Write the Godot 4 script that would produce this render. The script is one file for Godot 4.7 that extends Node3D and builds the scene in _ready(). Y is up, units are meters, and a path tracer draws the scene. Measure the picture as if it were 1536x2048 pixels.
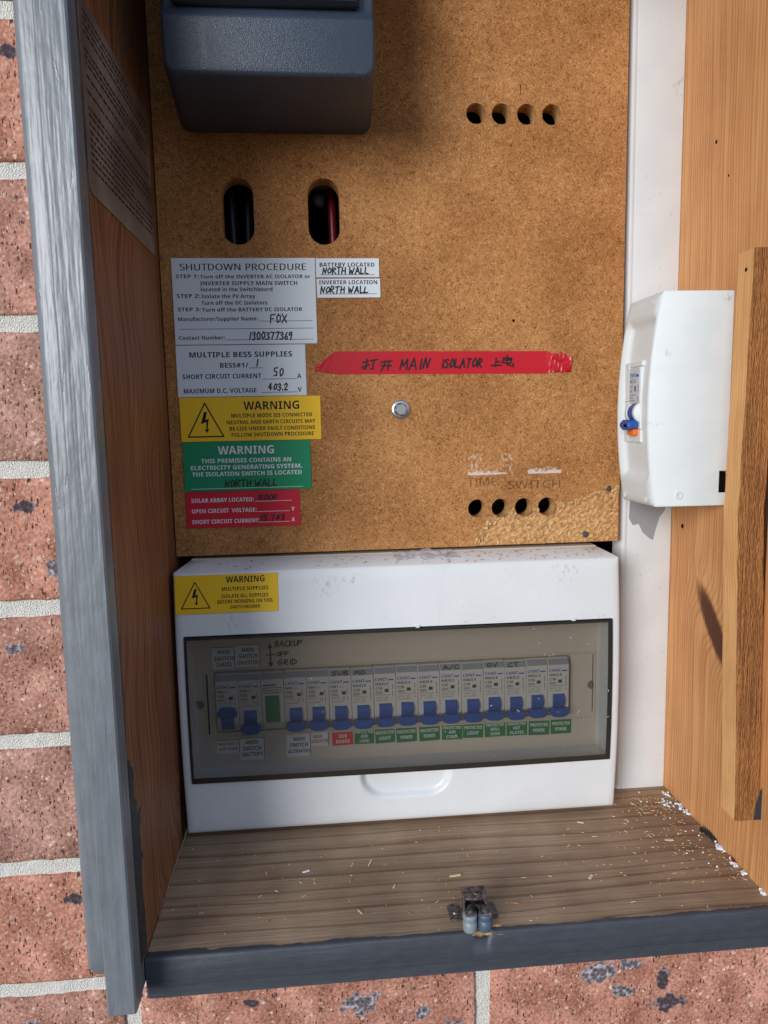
extends Node3D

# Lengths are millimetres until a vertex is stored; K turns them into metres.
const K := 0.001
const SHELF := -248.8
const WALL := 111.1
var rng := RandomNumberGenerator.new()
var used := {}
var org := Vector3.ZERO
var xf := Transform3D.IDENTITY
var font: SystemFont
var bold: SystemFont
var glyphs := {}
var mt := {}


func _ready() -> void:
	rng.seed = 41
	camera_and_light()
	make_materials()
	brick_wall()
	cabinet()
	backing_board()
	cover_strip()
	meter()
	switchboard()
	isolator()
	wiring_behind()
	plates()
	small_things()


# ---------------------------------------------------------------- camera, sky, sun, exposure
func camera_and_light() -> void:
	var cam := Camera3D.new()
	cam.name = "camera"
	cam.fov = rad_to_deg(2.0 * atan(1024.0 / 1434.98))
	cam.near = 0.02
	cam.far = 200.0
	cam.position = Vector3(0, 0.07096, 0.56307)
	cam.basis = Basis.from_euler(Vector3(-0.12485, -0.083, -0.02023), EULER_ORDER_YXZ)
	add_child(cam)
	cam.current = true
	var env := Environment.new()
	env.background_mode = Environment.BG_SKY
	var sm := ProceduralSkyMaterial.new()
	sm.sky_top_color = Color(0.62, 0.74, 0.9)
	sm.sky_horizon_color = Color(0.88, 0.92, 0.97)
	sm.sky_curve = 0.2
	sm.ground_horizon_color = Color(0.42, 0.41, 0.40)
	sm.ground_bottom_color = Color(0.34, 0.33, 0.32)
	sm.ground_curve = 0.1
	sm.sun_angle_max = 1.0
	var sky := Sky.new()
	sky.sky_material = sm
	env.sky = sky
	env.background_energy_multiplier = 0.48
	env.ambient_light_source = Environment.AMBIENT_SOURCE_SKY
	env.tonemap_mode = Environment.TONE_MAPPER_LINEAR
	env.tonemap_exposure = 1.92
	env.sdfgi_enabled = true
	env.ssao_enabled = true
	env.ssil_enabled = true
	var we := WorldEnvironment.new()
	we.name = "world_environment"
	we.environment = env
	add_child(we)
	var sun := DirectionalLight3D.new()
	sun.name = "sun"
	sun.light_energy = 0.5
	sun.light_angular_distance = 30.0
	sun.light_color = Color(0.985, 0.99, 1.0)
	sun.shadow_enabled = true
	var az := deg_to_rad(36.0)
	var el := deg_to_rad(11.0)
	var dir := Vector3(sin(az) * cos(el), -sin(el), -cos(az) * cos(el))
	sun.basis = Basis.looking_at(dir, Vector3.UP)
	add_child(sun)


# ---------------------------------------------------------------- mesh helpers
func new_st() -> SurfaceTool:
	var s := SurfaceTool.new()
	s.begin(Mesh.PRIMITIVE_TRIANGLES)
	s.set_smooth_group(-1)
	return s


func put(s: SurfaceTool, p: Vector3, uv: Vector2) -> void:
	s.set_uv(uv)
	s.add_vertex((p - org) * K)


func planar(p: Vector3, n: Vector3) -> Vector2:
	var a := n.abs()
	if a.z >= a.x and a.z >= a.y:
		return Vector2(p.x, p.y) * K
	if a.x >= a.y:
		return Vector2(p.z, p.y) * K
	return Vector2(p.x, p.z) * K


func tri(s: SurfaceTool, a: Vector3, b: Vector3, c: Vector3) -> void:  # anticlockwise seen from outside
	a = xf * a
	b = xf * b
	c = xf * c
	var n := (b - a).cross(c - a)
	put(s, a, planar(a, n))
	put(s, c, planar(c, n))
	put(s, b, planar(b, n))


func quad(s: SurfaceTool, a: Vector3, b: Vector3, c: Vector3, d: Vector3) -> void:
	tri(s, a, b, c)
	tri(s, a, c, d)


func quad_out(s: SurfaceTool, a: Vector3, b: Vector3, c: Vector3, d: Vector3, inside: Vector3) -> void:
	if (b - a).cross(c - a).dot((a + c) * 0.5 - inside) < 0.0:
		quad(s, d, c, b, a)
	else:
		quad(s, a, b, c, d)


func rbox(s: SurfaceTool, lo: Vector3, hi: Vector3, ch := 0.5) -> void:  # a box with chamfered edges
	var m := (lo + hi) * 0.5
	var h := (hi - lo).abs() * 0.5
	ch = minf(ch, minf(h.x, minf(h.y, h.z)) * 0.9)
	var P := func(sx: int, sy: int, sz: int, ax: int) -> Vector3:
		var e := Vector3(h.x - ch, h.y - ch, h.z - ch)
		e[ax] = h[ax]
		return m + e * Vector3(sx, sy, sz)
	for ax in 3:
		var u := (ax + 1) % 3
		var w := (ax + 2) % 3
		for d in [-1, 1]:
			var q := []
			for k in [[-1, -1], [1, -1], [1, 1], [-1, 1]]:
				var g := [0, 0, 0]
				g[ax] = d
				g[u] = k[0]
				g[w] = k[1]
				q.append(P.call(g[0], g[1], g[2], ax))
			quad_out(s, q[0], q[1], q[2], q[3], m)
		for a in [-1, 1]:
			for b in [-1, 1]:
				var g0 := [0, 0, 0]
				g0[u] = a
				g0[w] = b
				g0[ax] = -1
				var g1 := g0.duplicate()
				g1[ax] = 1
				quad_out(s, P.call(g0[0], g0[1], g0[2], u), P.call(g0[0], g0[1], g0[2], w), P.call(g1[0], g1[1], g1[2], w), P.call(g1[0], g1[1], g1[2], u), m)
	for sx in [-1, 1]:
		for sy in [-1, 1]:
			for sz in [-1, 1]:
				var a: Vector3 = P.call(sx, sy, sz, 0)
				var b: Vector3 = P.call(sx, sy, sz, 1)
				var c: Vector3 = P.call(sx, sy, sz, 2)
				if sx * sy * sz > 0:
					tri(s, a, b, c)
				else:
					tri(s, a, c, b)


func ngon(cx: float, cy: float, r: float, n := 24, ry := -1.0) -> PackedVector2Array:
	var p := PackedVector2Array()
	for i in n:
		var t := TAU * (i + 0.5) / n
		p.append(Vector2(cx + r * cos(t), cy + (r if ry < 0.0 else ry) * sin(t)))
	return p


func round_rect(x0: float, y0: float, x1: float, y1: float, r: float, n := 5) -> PackedVector2Array:
	var p := PackedVector2Array()
	for c in [[x1 - r, y0 + r, -90], [x1 - r, y1 - r, 0], [x0 + r, y1 - r, 90], [x0 + r, y0 + r, 180]]:
		for i in n + 1:
			var t := deg_to_rad(c[2] + 90.0 * i / n)
			p.append(Vector2(c[0] + r * cos(t), c[1] + r * sin(t)))
	return p


func v3(p: Vector2, z: float) -> Vector3:
	return Vector3(p.x, p.y, z)


func cap(s: SurfaceTool, poly: PackedVector2Array, z: float, up := true) -> void:
	var ix := Geometry2D.triangulate_polygon(poly)
	for i in range(0, ix.size(), 3):
		var a := poly[ix[i]]
		var b := poly[ix[i + 1]]
		var c := poly[ix[i + 2]]
		if ((b - a).cross(c - a) > 0.0) != up:
			var t := b
			b = c
			c = t
		tri(s, v3(a, z), v3(b, z), v3(c, z))


func inset(poly: PackedVector2Array, d: float) -> PackedVector2Array:  # same count of points, moved inwards along the bisector
	var out := PackedVector2Array()
	var n := poly.size()
	var sgn := -1.0 if Geometry2D.is_polygon_clockwise(poly) else 1.0
	for i in n:
		var e0 := (poly[i] - poly[(i + n - 1) % n]).normalized()
		var e1 := (poly[(i + 1) % n] - poly[i]).normalized()
		var nrm := (Vector2(-e0.y, e0.x) + Vector2(-e1.y, e1.x)).normalized() * sgn
		out.append(poly[i] + nrm * d)
	return out


func skirt(s: SurfaceTool, p0: PackedVector2Array, z0: float, p1: PackedVector2Array, z1: float) -> void:  # both anticlockwise, p1 nearer the viewer
	var n := p0.size()
	for i in n:
		var j := (i + 1) % n
		quad(s, v3(p0[i], z0), v3(p0[j], z0), v3(p1[j], z1), v3(p1[i], z1))


func prism(s: SurfaceTool, poly: PackedVector2Array, z0: float, z1: float, ch := 0.0) -> void:
	if Geometry2D.is_polygon_clockwise(poly):
		poly.reverse()
	if ch > 0.0:
		var top := inset(poly, ch)
		skirt(s, poly, z0, poly, z1 - ch)
		skirt(s, poly, z1 - ch, top, z1)
		cap(s, top, z1)
	else:
		skirt(s, poly, z0, poly, z1)
		cap(s, poly, z1)
	cap(s, poly, z0, false)


func lathe(s: SurfaceTool, prof: Array, n := 24) -> void:  # [r, z] from back to front, around z
	for k in prof.size() - 1:
		var a: Array = prof[k]
		var b: Array = prof[k + 1]
		for i in n:
			var t0 := TAU * i / n
			var t1 := TAU * (i + 1) / n
			var c0 := Vector2(cos(t0), sin(t0))
			var c1 := Vector2(cos(t1), sin(t1))
			quad(s, v3(c0 * a[0], a[1]), v3(c1 * a[0], a[1]), v3(c1 * b[0], b[1]), v3(c0 * b[0], b[1]))


func tube(s: SurfaceTool, pts: Array, r: float, n := 8, closed := true) -> void:
	var rings := []
	for i in pts.size():
		var d: Vector3 = (pts[mini(i + 1, pts.size() - 1)] - pts[maxi(i - 1, 0)]).normalized()
		var u := d.cross(Vector3.UP if absf(d.y) < 0.9 else Vector3.RIGHT).normalized()
		var w := d.cross(u)
		var ring := []
		for k in n:
			var t := TAU * k / n
			ring.append(pts[i] + (u * cos(t) + w * sin(t)) * r)
		rings.append(ring)
	for i in rings.size() - 1:
		var m: Vector3 = (pts[i] + pts[i + 1]) * 0.5
		for k in n:
			quad_out(s, rings[i][k], rings[i][(k + 1) % n], rings[i + 1][(k + 1) % n], rings[i + 1][k], m)
	if closed:
		for e in [0, rings.size() - 1]:
			for k in n:
				if e == 0:
					tri(s, pts[0], rings[0][(k + 1) % n], rings[0][k])
				else:
					tri(s, pts[e], rings[e][k], rings[e][(k + 1) % n])


func sheet(s: SurfaceTool, us: Array, vs: Array, f: Callable, skip = null) -> void:  # a grid of points f(u, v), front side anticlockwise in (u, v)
	for i in us.size() - 1:
		for j in vs.size() - 1:
			if skip != null and skip.call((us[i] + us[i + 1]) * 0.5, (vs[j] + vs[j + 1]) * 0.5):
				continue
			quad(s, f.call(us[i], vs[j]), f.call(us[i + 1], vs[j]), f.call(us[i + 1], vs[j + 1]), f.call(us[i], vs[j + 1]))


func steps(a: float, b: float, n: int) -> Array:
	var r := []
	for i in n + 1:
		r.append(lerpf(a, b, float(i) / n))
	return r


# ---------------------------------------------------------------- nodes
func numbered(called: String) -> String:
	var n: int = used.get(called, 0)
	used[called] = n + 1
	return called if n == 0 else "%s_%03d" % [called, n]


func mesh_of(s: SurfaceTool, m: Material, smooth := false) -> ArrayMesh:
	s.generate_normals()
	var me := s.commit()
	me.surface_set_material(0, m)
	return me


func obj(called: String, s: SurfaceTool, m: Material, parent: Node3D) -> MeshInstance3D:
	var o := MeshInstance3D.new()
	o.mesh = mesh_of(s, m)
	o.name = called
	parent.add_child(o, true)
	return o


func thing(called: String, label: String, category: String, at: Vector3, group := "") -> Node3D:
	var o := Node3D.new()
	o.name = numbered(called)
	add_child(o)
	o.position = at * K
	org = at
	xf = Transform3D.IDENTITY
	o.set_meta("label", label)
	o.set_meta("category", category)
	if group:
		o.set_meta("group", group)
	return o


# ---------------------------------------------------------------- textures
func noise(seed_: int, freq: float, oct := 3, kind := FastNoiseLite.TYPE_SIMPLEX_SMOOTH) -> FastNoiseLite:
	var n := FastNoiseLite.new()
	n.seed = seed_
	n.frequency = freq
	n.noise_type = kind
	n.fractal_octaves = oct
	return n


func bytes_of(seed_: int, freq: float, w: int, h: int, oct := 3, seamless := false, kind := FastNoiseLite.TYPE_SIMPLEX_SMOOTH) -> PackedByteArray:
	var n := noise(seed_, freq, oct, kind)
	var im: Image = n.get_seamless_image(w, h) if seamless else n.get_image(w, h)
	im.convert(Image.FORMAT_L8)
	return im.get_data()


func stretched(seed_: int, freq: float, w: int, h: int, small_h: int, oct := 3) -> PackedByteArray:  # noise drawn out along v
	var im: Image = noise(seed_, freq, oct).get_image(w, small_h)
	im.convert(Image.FORMAT_L8)
	im.resize(w, h, Image.INTERPOLATE_CUBIC)
	return im.get_data()


func tex(b: PackedByteArray, w: int, h: int, f := Image.FORMAT_RGB8) -> ImageTexture:
	return ImageTexture.create_from_image(Image.create_from_data(w, h, false, f, b))


func mix_tex(m: PackedByteArray, w: int, h: int, c0: Color, c1: Color, gain := 1.0) -> ImageTexture:
	var b := PackedByteArray()
	b.resize(w * h * 3)
	var lut := []
	for i in 256:
		var t := clampf((i / 255.0 - 0.5) * gain + 0.5, 0.0, 1.0)
		lut.append(c0.lerp(c1, t))
	for i in w * h:
		var c: Color = lut[m[i]]
		b[i * 3] = c.r8
		b[i * 3 + 1] = c.g8
		b[i * 3 + 2] = c.b8
	return tex(b, w, h)


func mat(c: Color, rough: float, spec := 0.5) -> StandardMaterial3D:
	var m := StandardMaterial3D.new()
	m.albedo_color = c
	m.roughness = rough
	m.metallic_specular = spec
	return m


func c8(r: int, g: int, b: int) -> Color:
	return Color(r / 255.0, g / 255.0, b / 255.0)


func lay(m: StandardMaterial3D, u0: float, v0: float, w: float, h: float) -> void:  # the texture covers this rectangle of planar coordinates (metres)
	m.uv1_scale = Vector3(1.0 / w, 1.0 / h, 1)
	m.uv1_offset = Vector3(-u0 / w, -v0 / h, 0)


# timber with its grain along v: rings, fibre, knots [u, v, ru, rv] in mm
func wood(w: int, h: int, mw: float, mh: float, seed_: int, light: Color, dark: Color, ring: float, warp: float, late: float, fibre: float, knots := [], sharp := 3.0) -> Array:
	var fib := stretched(seed_ + 1, 0.35, w, h, maxi(8, h / 40), 3)
	var fib2 := stretched(seed_ + 2, 0.12, w, h, maxi(6, h / 90), 2)
	var blot := bytes_of(seed_ + 3, 0.006, w, h, 3)
	var nw := noise(seed_ + 4, 1.0, 2)
	var nr := noise(seed_ + 5, 1.0, 2)
	var rows := PackedFloat32Array()
	rows.resize(w)
	var b := PackedByteArray()
	b.resize(w * h * 3)
	var hb := PackedByteArray()
	hb.resize(w * h)
	var spread := []
	for x in 2048:
		spread.append(nr.get_noise_1d(x * 0.2 * 0.03) * (0.7 if sharp > 5.0 else 2.2))
	for y in h:
		var my := y * mh / h
		for x in w:
			var mx := x * mw / w
			var r := mx + nw.get_noise_2d(mx * 0.006, my * 0.0035) * warp
			var kd := 0.0
			for k in knots:
				var dx: float = (mx - k[0] - ((my - k[1]) * k[4] if k.size() > 4 else 0.0)) / k[2]
				var dy: float = (my - k[1]) / k[3]
				var d2 := dx * dx + dy * dy
				if d2 < 16.0:
					r += k[2] * 1.1 * signf(dx) * exp(-d2 * 0.35) * minf(1.0, absf(dx) * 2.0)
					kd = maxf(kd, 1.0 - smoothstep(0.7, 1.25, sqrt(d2) + (fib[y * w + x] / 255.0 - 0.5) * 0.4))
			var t := fposmod(r / ring + spread[clampi(int((r + 60.0) * 5.0), 0, 2047)], 1.0)
			var l := pow(t, sharp) * (1.0 if t < 0.93 else (1.0 - t) / 0.07)
			var i := y * w + x
			var f := fib[i] / 255.0 - 0.5
			var g := fib2[i] / 255.0 - 0.5
			var a := clampf(0.25 + l * late + f * fibre + g * fibre * 0.7 + (blot[i] / 255.0 - 0.5) * 0.35, 0.0, 1.0)
			var c := light.lerp(dark, a)
			if kd > 0.0:
				c = c.lerp(Color(dark.r * 0.42, dark.g * 0.34, dark.b * 0.36), kd * 0.85)
			b[i * 3] = c.r8
			b[i * 3 + 1] = c.g8
			b[i * 3 + 2] = c.b8
			hb[i] = clampi(int(128.0 + f * 150.0 - l * 60.0), 0, 255)
	return [b, hb]


func wood_mat(t: Array, w: int, h: int, rough: float, relief: float, turn := false) -> StandardMaterial3D:
	var a := Image.create_from_data(w, h, false, Image.FORMAT_RGB8, t[0])
	var r := Image.create_from_data(w, h, false, Image.FORMAT_L8, t[1])
	if turn:
		a.rotate_90(CLOCKWISE)
		r.rotate_90(CLOCKWISE)
	var m := mat(Color.WHITE, rough, 0.4)
	m.albedo_texture = ImageTexture.create_from_image(a)
	m.heightmap_enabled = true
	m.heightmap_texture = ImageTexture.create_from_image(r)
	m.heightmap_scale = relief
	return m


func blob(b: PackedByteArray, hb: PackedByteArray, w: int, h: int, cx: float, cy: float, rx: float, ry: float, c: Color, strength: float, dh: int, ragged: FastNoiseLite) -> void:
	for y in range(maxi(0, int(cy - ry - 1)), mini(h, int(cy + ry + 2))):
		for x in range(maxi(0, int(cx - rx - 1)), mini(w, int(cx + rx + 2))):
			var d := Vector2((x - cx) / rx, (y - cy) / ry).length() + ragged.get_noise_2d(x, y) * 0.55
			if d < 1.0:
				var a := strength * smoothstep(1.0, 0.6, d)
				var i := y * w + x
				b[i * 3] = int(lerpf(b[i * 3], c.r8, a))
				b[i * 3 + 1] = int(lerpf(b[i * 3 + 1], c.g8, a))
				b[i * 3 + 2] = int(lerpf(b[i * 3 + 2], c.b8, a))
				hb[i] = clampi(hb[i] + int(dh * a), 0, 255)


func brick_mat(seed_: int, base: Color, slag: Array) -> StandardMaterial3D:
	var w := 768
	var h := 256
	var lo := bytes_of(seed_, 0.008, w, h, 4)
	var hi := bytes_of(seed_ + 1, 0.09, w, h, 3)
	var cell := bytes_of(seed_ + 2, 0.085, w, h, 2, false, FastNoiseLite.TYPE_CELLULAR)
	var b := PackedByteArray()
	b.resize(w * h * 3)
	var hb := PackedByteArray()
	hb.resize(w * h)
	for i in w * h:
		var t := (lo[i] - 128) * 0.0014 + (hi[i] - 128) * 0.0013
		b[i * 3] = clampi(int((base.r + t * 0.75) * 255.0), 0, 255)
		b[i * 3 + 1] = clampi(int((base.g + t * 0.66) * 255.0), 0, 255)
		b[i * 3 + 2] = clampi(int((base.b + t * 0.62) * 255.0), 0, 255)
		hb[i] = clampi(130 + (hi[i] - 128) / 5 + (lo[i] - 128) / 8, 0, 255)
	var rg := noise(seed_ + 3, 0.18, 2)
	var r := RandomNumberGenerator.new()
	r.seed = seed_
	for k in 900:  # drag marks and pores left by the wire cut
		var deep := r.randf()
		blob(b, hb, w, h, r.randf() * w, r.randf() * h, r.randf_range(0.8, 2.1), r.randf_range(1.4, 3.0 + 6.0 * deep * deep), c8(84, 48, 42), 0.3 + 0.6 * deep, -90, rg)
	for k in 1500:  # pale grains
		var q := r.randf_range(0.8, 2.3) if r.randf() < 0.92 else r.randf_range(2.6, 5.5)
		var tone := r.randf_range(0.72, 0.95)
		blob(b, hb, w, h, r.randf() * w, r.randf() * h, q, q, Color(tone, tone * 0.86, tone * 0.77), 0.9, 24, rg)
	for k in 50:
		var q := r.randf_range(1.5, 4.5)
		blob(b, hb, w, h, r.randf() * w, r.randf() * h, q, q * 1.2, c8(60, 50, 54), 0.7, -40, rg)
	var rg2 := noise(seed_ + 9, 0.03, 3)
	for g in slag:  # vitrified patches: dark glassy crust with pale rims and holes
		for y in range(maxi(0, int(g[1] - g[3] * 2.4)), mini(h, int(g[1] + g[3] * 2.4))):
			for x in range(maxi(0, int(g[0] - g[2] * 2.4)), mini(w, int(g[0] + g[2] * 2.4))):
				var d := Vector2((x - g[0]) / float(g[2]), (y - g[1]) / float(g[3])).length() + rg2.get_noise_2d(x, y) * 0.75
				if d < 1.0:
					var i := y * w + x
					var e := cell[i] / 255.0
					var c := c8(92, 88, 94).lerp(c8(190, 184, 186), smoothstep(0.35, 0.8, e)) if g[4] > 0 else c8(66, 56, 62).lerp(c8(132, 122, 126), smoothstep(0.45, 0.9, e))
					c = c.lerp(c8(34, 31, 37), smoothstep(0.24, 0.1, e))
					c = c.lerp(c8(196, 188, 190), 0.5 * smoothstep(0.78, 0.9, d) * smoothstep(1.0, 0.92, d))
					var a := smoothstep(1.0, 0.9, d) * (0.85 + 0.15 * e)
					b[i * 3] = int(lerpf(b[i * 3], c.r8, a))
					b[i * 3 + 1] = int(lerpf(b[i * 3 + 1], c.g8, a))
					b[i * 3 + 2] = int(lerpf(b[i * 3 + 2], c.b8, a))
					hb[i] = clampi(int(lerpf(hb[i], 90.0 + e * 130.0, a)), 0, 255)
	var m := mat(Color.WHITE, 0.85, 0.35)
	m.albedo_texture = tex(b, w, h)
	m.heightmap_enabled = true
	m.heightmap_texture = tex(hb, w, h, Image.FORMAT_L8)
	m.heightmap_scale = 0.2
	return m


func fibre_board() -> StandardMaterial3D:
	var w := 1080
	var h := 1440
	var lo := bytes_of(71, 0.004, w, h, 3)
	var mid := bytes_of(72, 0.035, w, h, 3)
	var b := PackedByteArray()
	b.resize(w * h * 3)
	for i in w * h:
		var t := (lo[i] - 128) * 0.12 + (mid[i] - 128) * 0.07
		b[i * 3] = clampi(int(172 + t), 0, 255)
		b[i * 3 + 1] = clampi(int(120 + t * 0.92), 0, 255)
		b[i * 3 + 2] = clampi(int(71 + t * 0.75), 0, 255)
	var r := RandomNumberGenerator.new()
	r.seed = 77
	for k in 150000:
		var x := r.randf() * w
		var y := r.randf() * h
		var a := r.randf() * TAU
		var n := r.randi_range(2, 7)
		var bright := r.randf() < 0.45
		var d := r.randi_range(10, 34) if bright else -r.randi_range(14, 52)
		var dx := cos(a)
		var dy := sin(a)
		for q in n:
			var px := int(x + dx * q)
			var py := int(y + dy * q)
			if px >= 0 and py >= 0 and px < w and py < h:
				var i := (py * w + px) * 3
				b[i] = clampi(b[i] + d, 0, 255)
				b[i + 1] = clampi(b[i + 1] + int(d * 0.95), 0, 255)
				b[i + 2] = clampi(b[i + 2] + int(d * 0.8), 0, 255)
			dx += r.randf_range(-0.25, 0.25)
	# pale scuffs in a band under the meter, and down the left side
	for k in 2600:
		var x := r.randf() * 520.0
		var y := 455.0 + r.randfn(0.0, 62.0)
		for q in r.randi_range(3, 8):
			var px := int(x + q * 0.8)
			var py := h - 1 - int(h - y + r.randf() * 2.0)
			if px >= 0 and px < w and py >= 0 and py < h:
				var i := (py * w + px) * 3
				b[i] = mini(255, b[i] + 16)
				b[i + 1] = mini(255, b[i + 1] + 16)
				b[i + 2] = mini(255, b[i + 2] + 15)
	# white paper left behind where a label was torn off, above the stencil
	var rg := noise(78, 0.07, 4)
	for y in range(1210, 1275):
		for x in range(680, 930):
			var mx := x / 3.0 - 118.0
			var my := 450.0 - y / 3.0
			var e := 0.0
			if my > 27.5 and my < 45.0 and mx > 114.5 and mx < 190.5:
				var low := smoothstep(33.0, 28.4, my + rg.get_noise_2d(x, y) * 5.0)
				if mx < 139.0:
					e = low * (1.0 if mx < 130.0 or rg.get_noise_2d(x * 2.0, y) > 0.0 else 0.4)
				elif mx > 163.0:
					e = low
				if mx < 127.0 or (mx > 140.0 and mx < 151.0):
					e = maxf(e, smoothstep(0.12, 0.3, rg.get_noise_2d(x * 1.5 + 90.0, y)) * 0.65)
				if absf(my - 28.5) < 0.7 and (mx < 145.0 or mx > 165.0):
					e = 1.0
			if e > 0.0:
				var i := (y * w + x) * 3
				b[i] = int(lerpf(b[i], 226.0, e * 0.72))
				b[i + 1] = int(lerpf(b[i + 1], 220.0, e * 0.72))
				b[i + 2] = int(lerpf(b[i + 2], 222.0, e * 0.72))
	var m := mat(Color.WHITE, 0.8, 0.35)
	m.albedo_texture = tex(b, w, h)
	var hb := PackedByteArray()
	hb.resize(w * h)
	for i in w * h:
		hb[i] = b[i * 3 + 1]
	m.heightmap_enabled = true
	m.heightmap_texture = tex(hb, w, h, Image.FORMAT_L8)
	m.heightmap_scale = 0.02
	m.uv1_scale = Vector3(1.0 / 0.36, -1.0 / 0.48, 1)
	m.uv1_offset = Vector3(0.118 / 0.36, 0.45 / 0.48, 0)
	return m


func worn_paint(seed_: int, w: int, h: int) -> PackedByteArray:  # brush strokes of uneven length, lumps, nicks
	var a := stretched(seed_, 0.05, w, h, h / 12, 4)
	var b := stretched(seed_ + 30, 0.16, w, h, h / 7, 2)
	var c := bytes_of(seed_ + 60, 0.03, w, h, 4)
	var out := PackedByteArray()
	out.resize(w * h)
	for i in w * h:
		out[i] = clampi(128 + int((a[i] - 128) * 0.42 + (b[i] - 128) * 0.2 + (c[i] - 128) * 0.36), 0, 255)
	var r := RandomNumberGenerator.new()
	r.seed = seed_
	for k in 90:  # nicks and hair scratches
		var x := r.randf() * w
		var y := r.randf() * h
		var dx := r.randf_range(-0.5, 0.5)
		var up := 60 if r.randf() < 0.6 else -70
		for q in r.randi_range(2, 16):
			var px := int(x + dx * q)
			var py := int(y + q)
			if px >= 0 and px < w and py < h:
				out[py * w + px] = clampi(out[py * w + px] + up, 0, 255)
	return out


func grimy(seed_: int, w: int, c0: Color, c1: Color, patches: int, specks: int) -> ImageTexture:  # plastic with rubbed dirt and specks
	var lo := bytes_of(seed_, 6.0 / w, w, w, 4, true)
	var fine := noise(seed_ + 1, 0.06, 4)
	var b := PackedByteArray()
	b.resize(w * w * 3)
	for i in w * w:
		var c := c0.lerp(c1, lo[i] / 255.0)
		b[i * 3] = c.r8
		b[i * 3 + 1] = c.g8
		b[i * 3 + 2] = c.b8
	var r := RandomNumberGenerator.new()
	r.seed = seed_
	for k in patches:
		var cx := r.randf_range(40, w - 40)
		var cy := r.randf_range(40, w - 40)
		var rx := r.randf_range(10, 42)
		var ry := r.randf_range(8, 30)
		for y in range(maxi(0, int(cy - ry)), mini(w, int(cy + ry))):
			for x in range(maxi(0, int(cx - rx)), mini(w, int(cx + rx))):
				var d := Vector2((x - cx) / rx, (y - cy) / ry).length()
				var a := smoothstep(0.12, 0.5, fine.get_noise_2d(x * 1.6, y)) * smoothstep(1.0, 0.2, d) * 0.15
				for q in 3:
					b[(y * w + x) * 3 + q] = int(b[(y * w + x) * 3 + q] * (1.0 - a))
	for k in specks:
		var i := (r.randi() % (w * w)) * 3
		var a := r.randf_range(0.6, 0.92)
		for q in 3:
			b[i + q] = int(b[i + q] * a)
	return tex(b, w, w)


func triplanar(m: StandardMaterial3D, tile: float) -> void:
	m.uv1_triplanar = true
	m.uv1_scale = Vector3.ONE / tile


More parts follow.
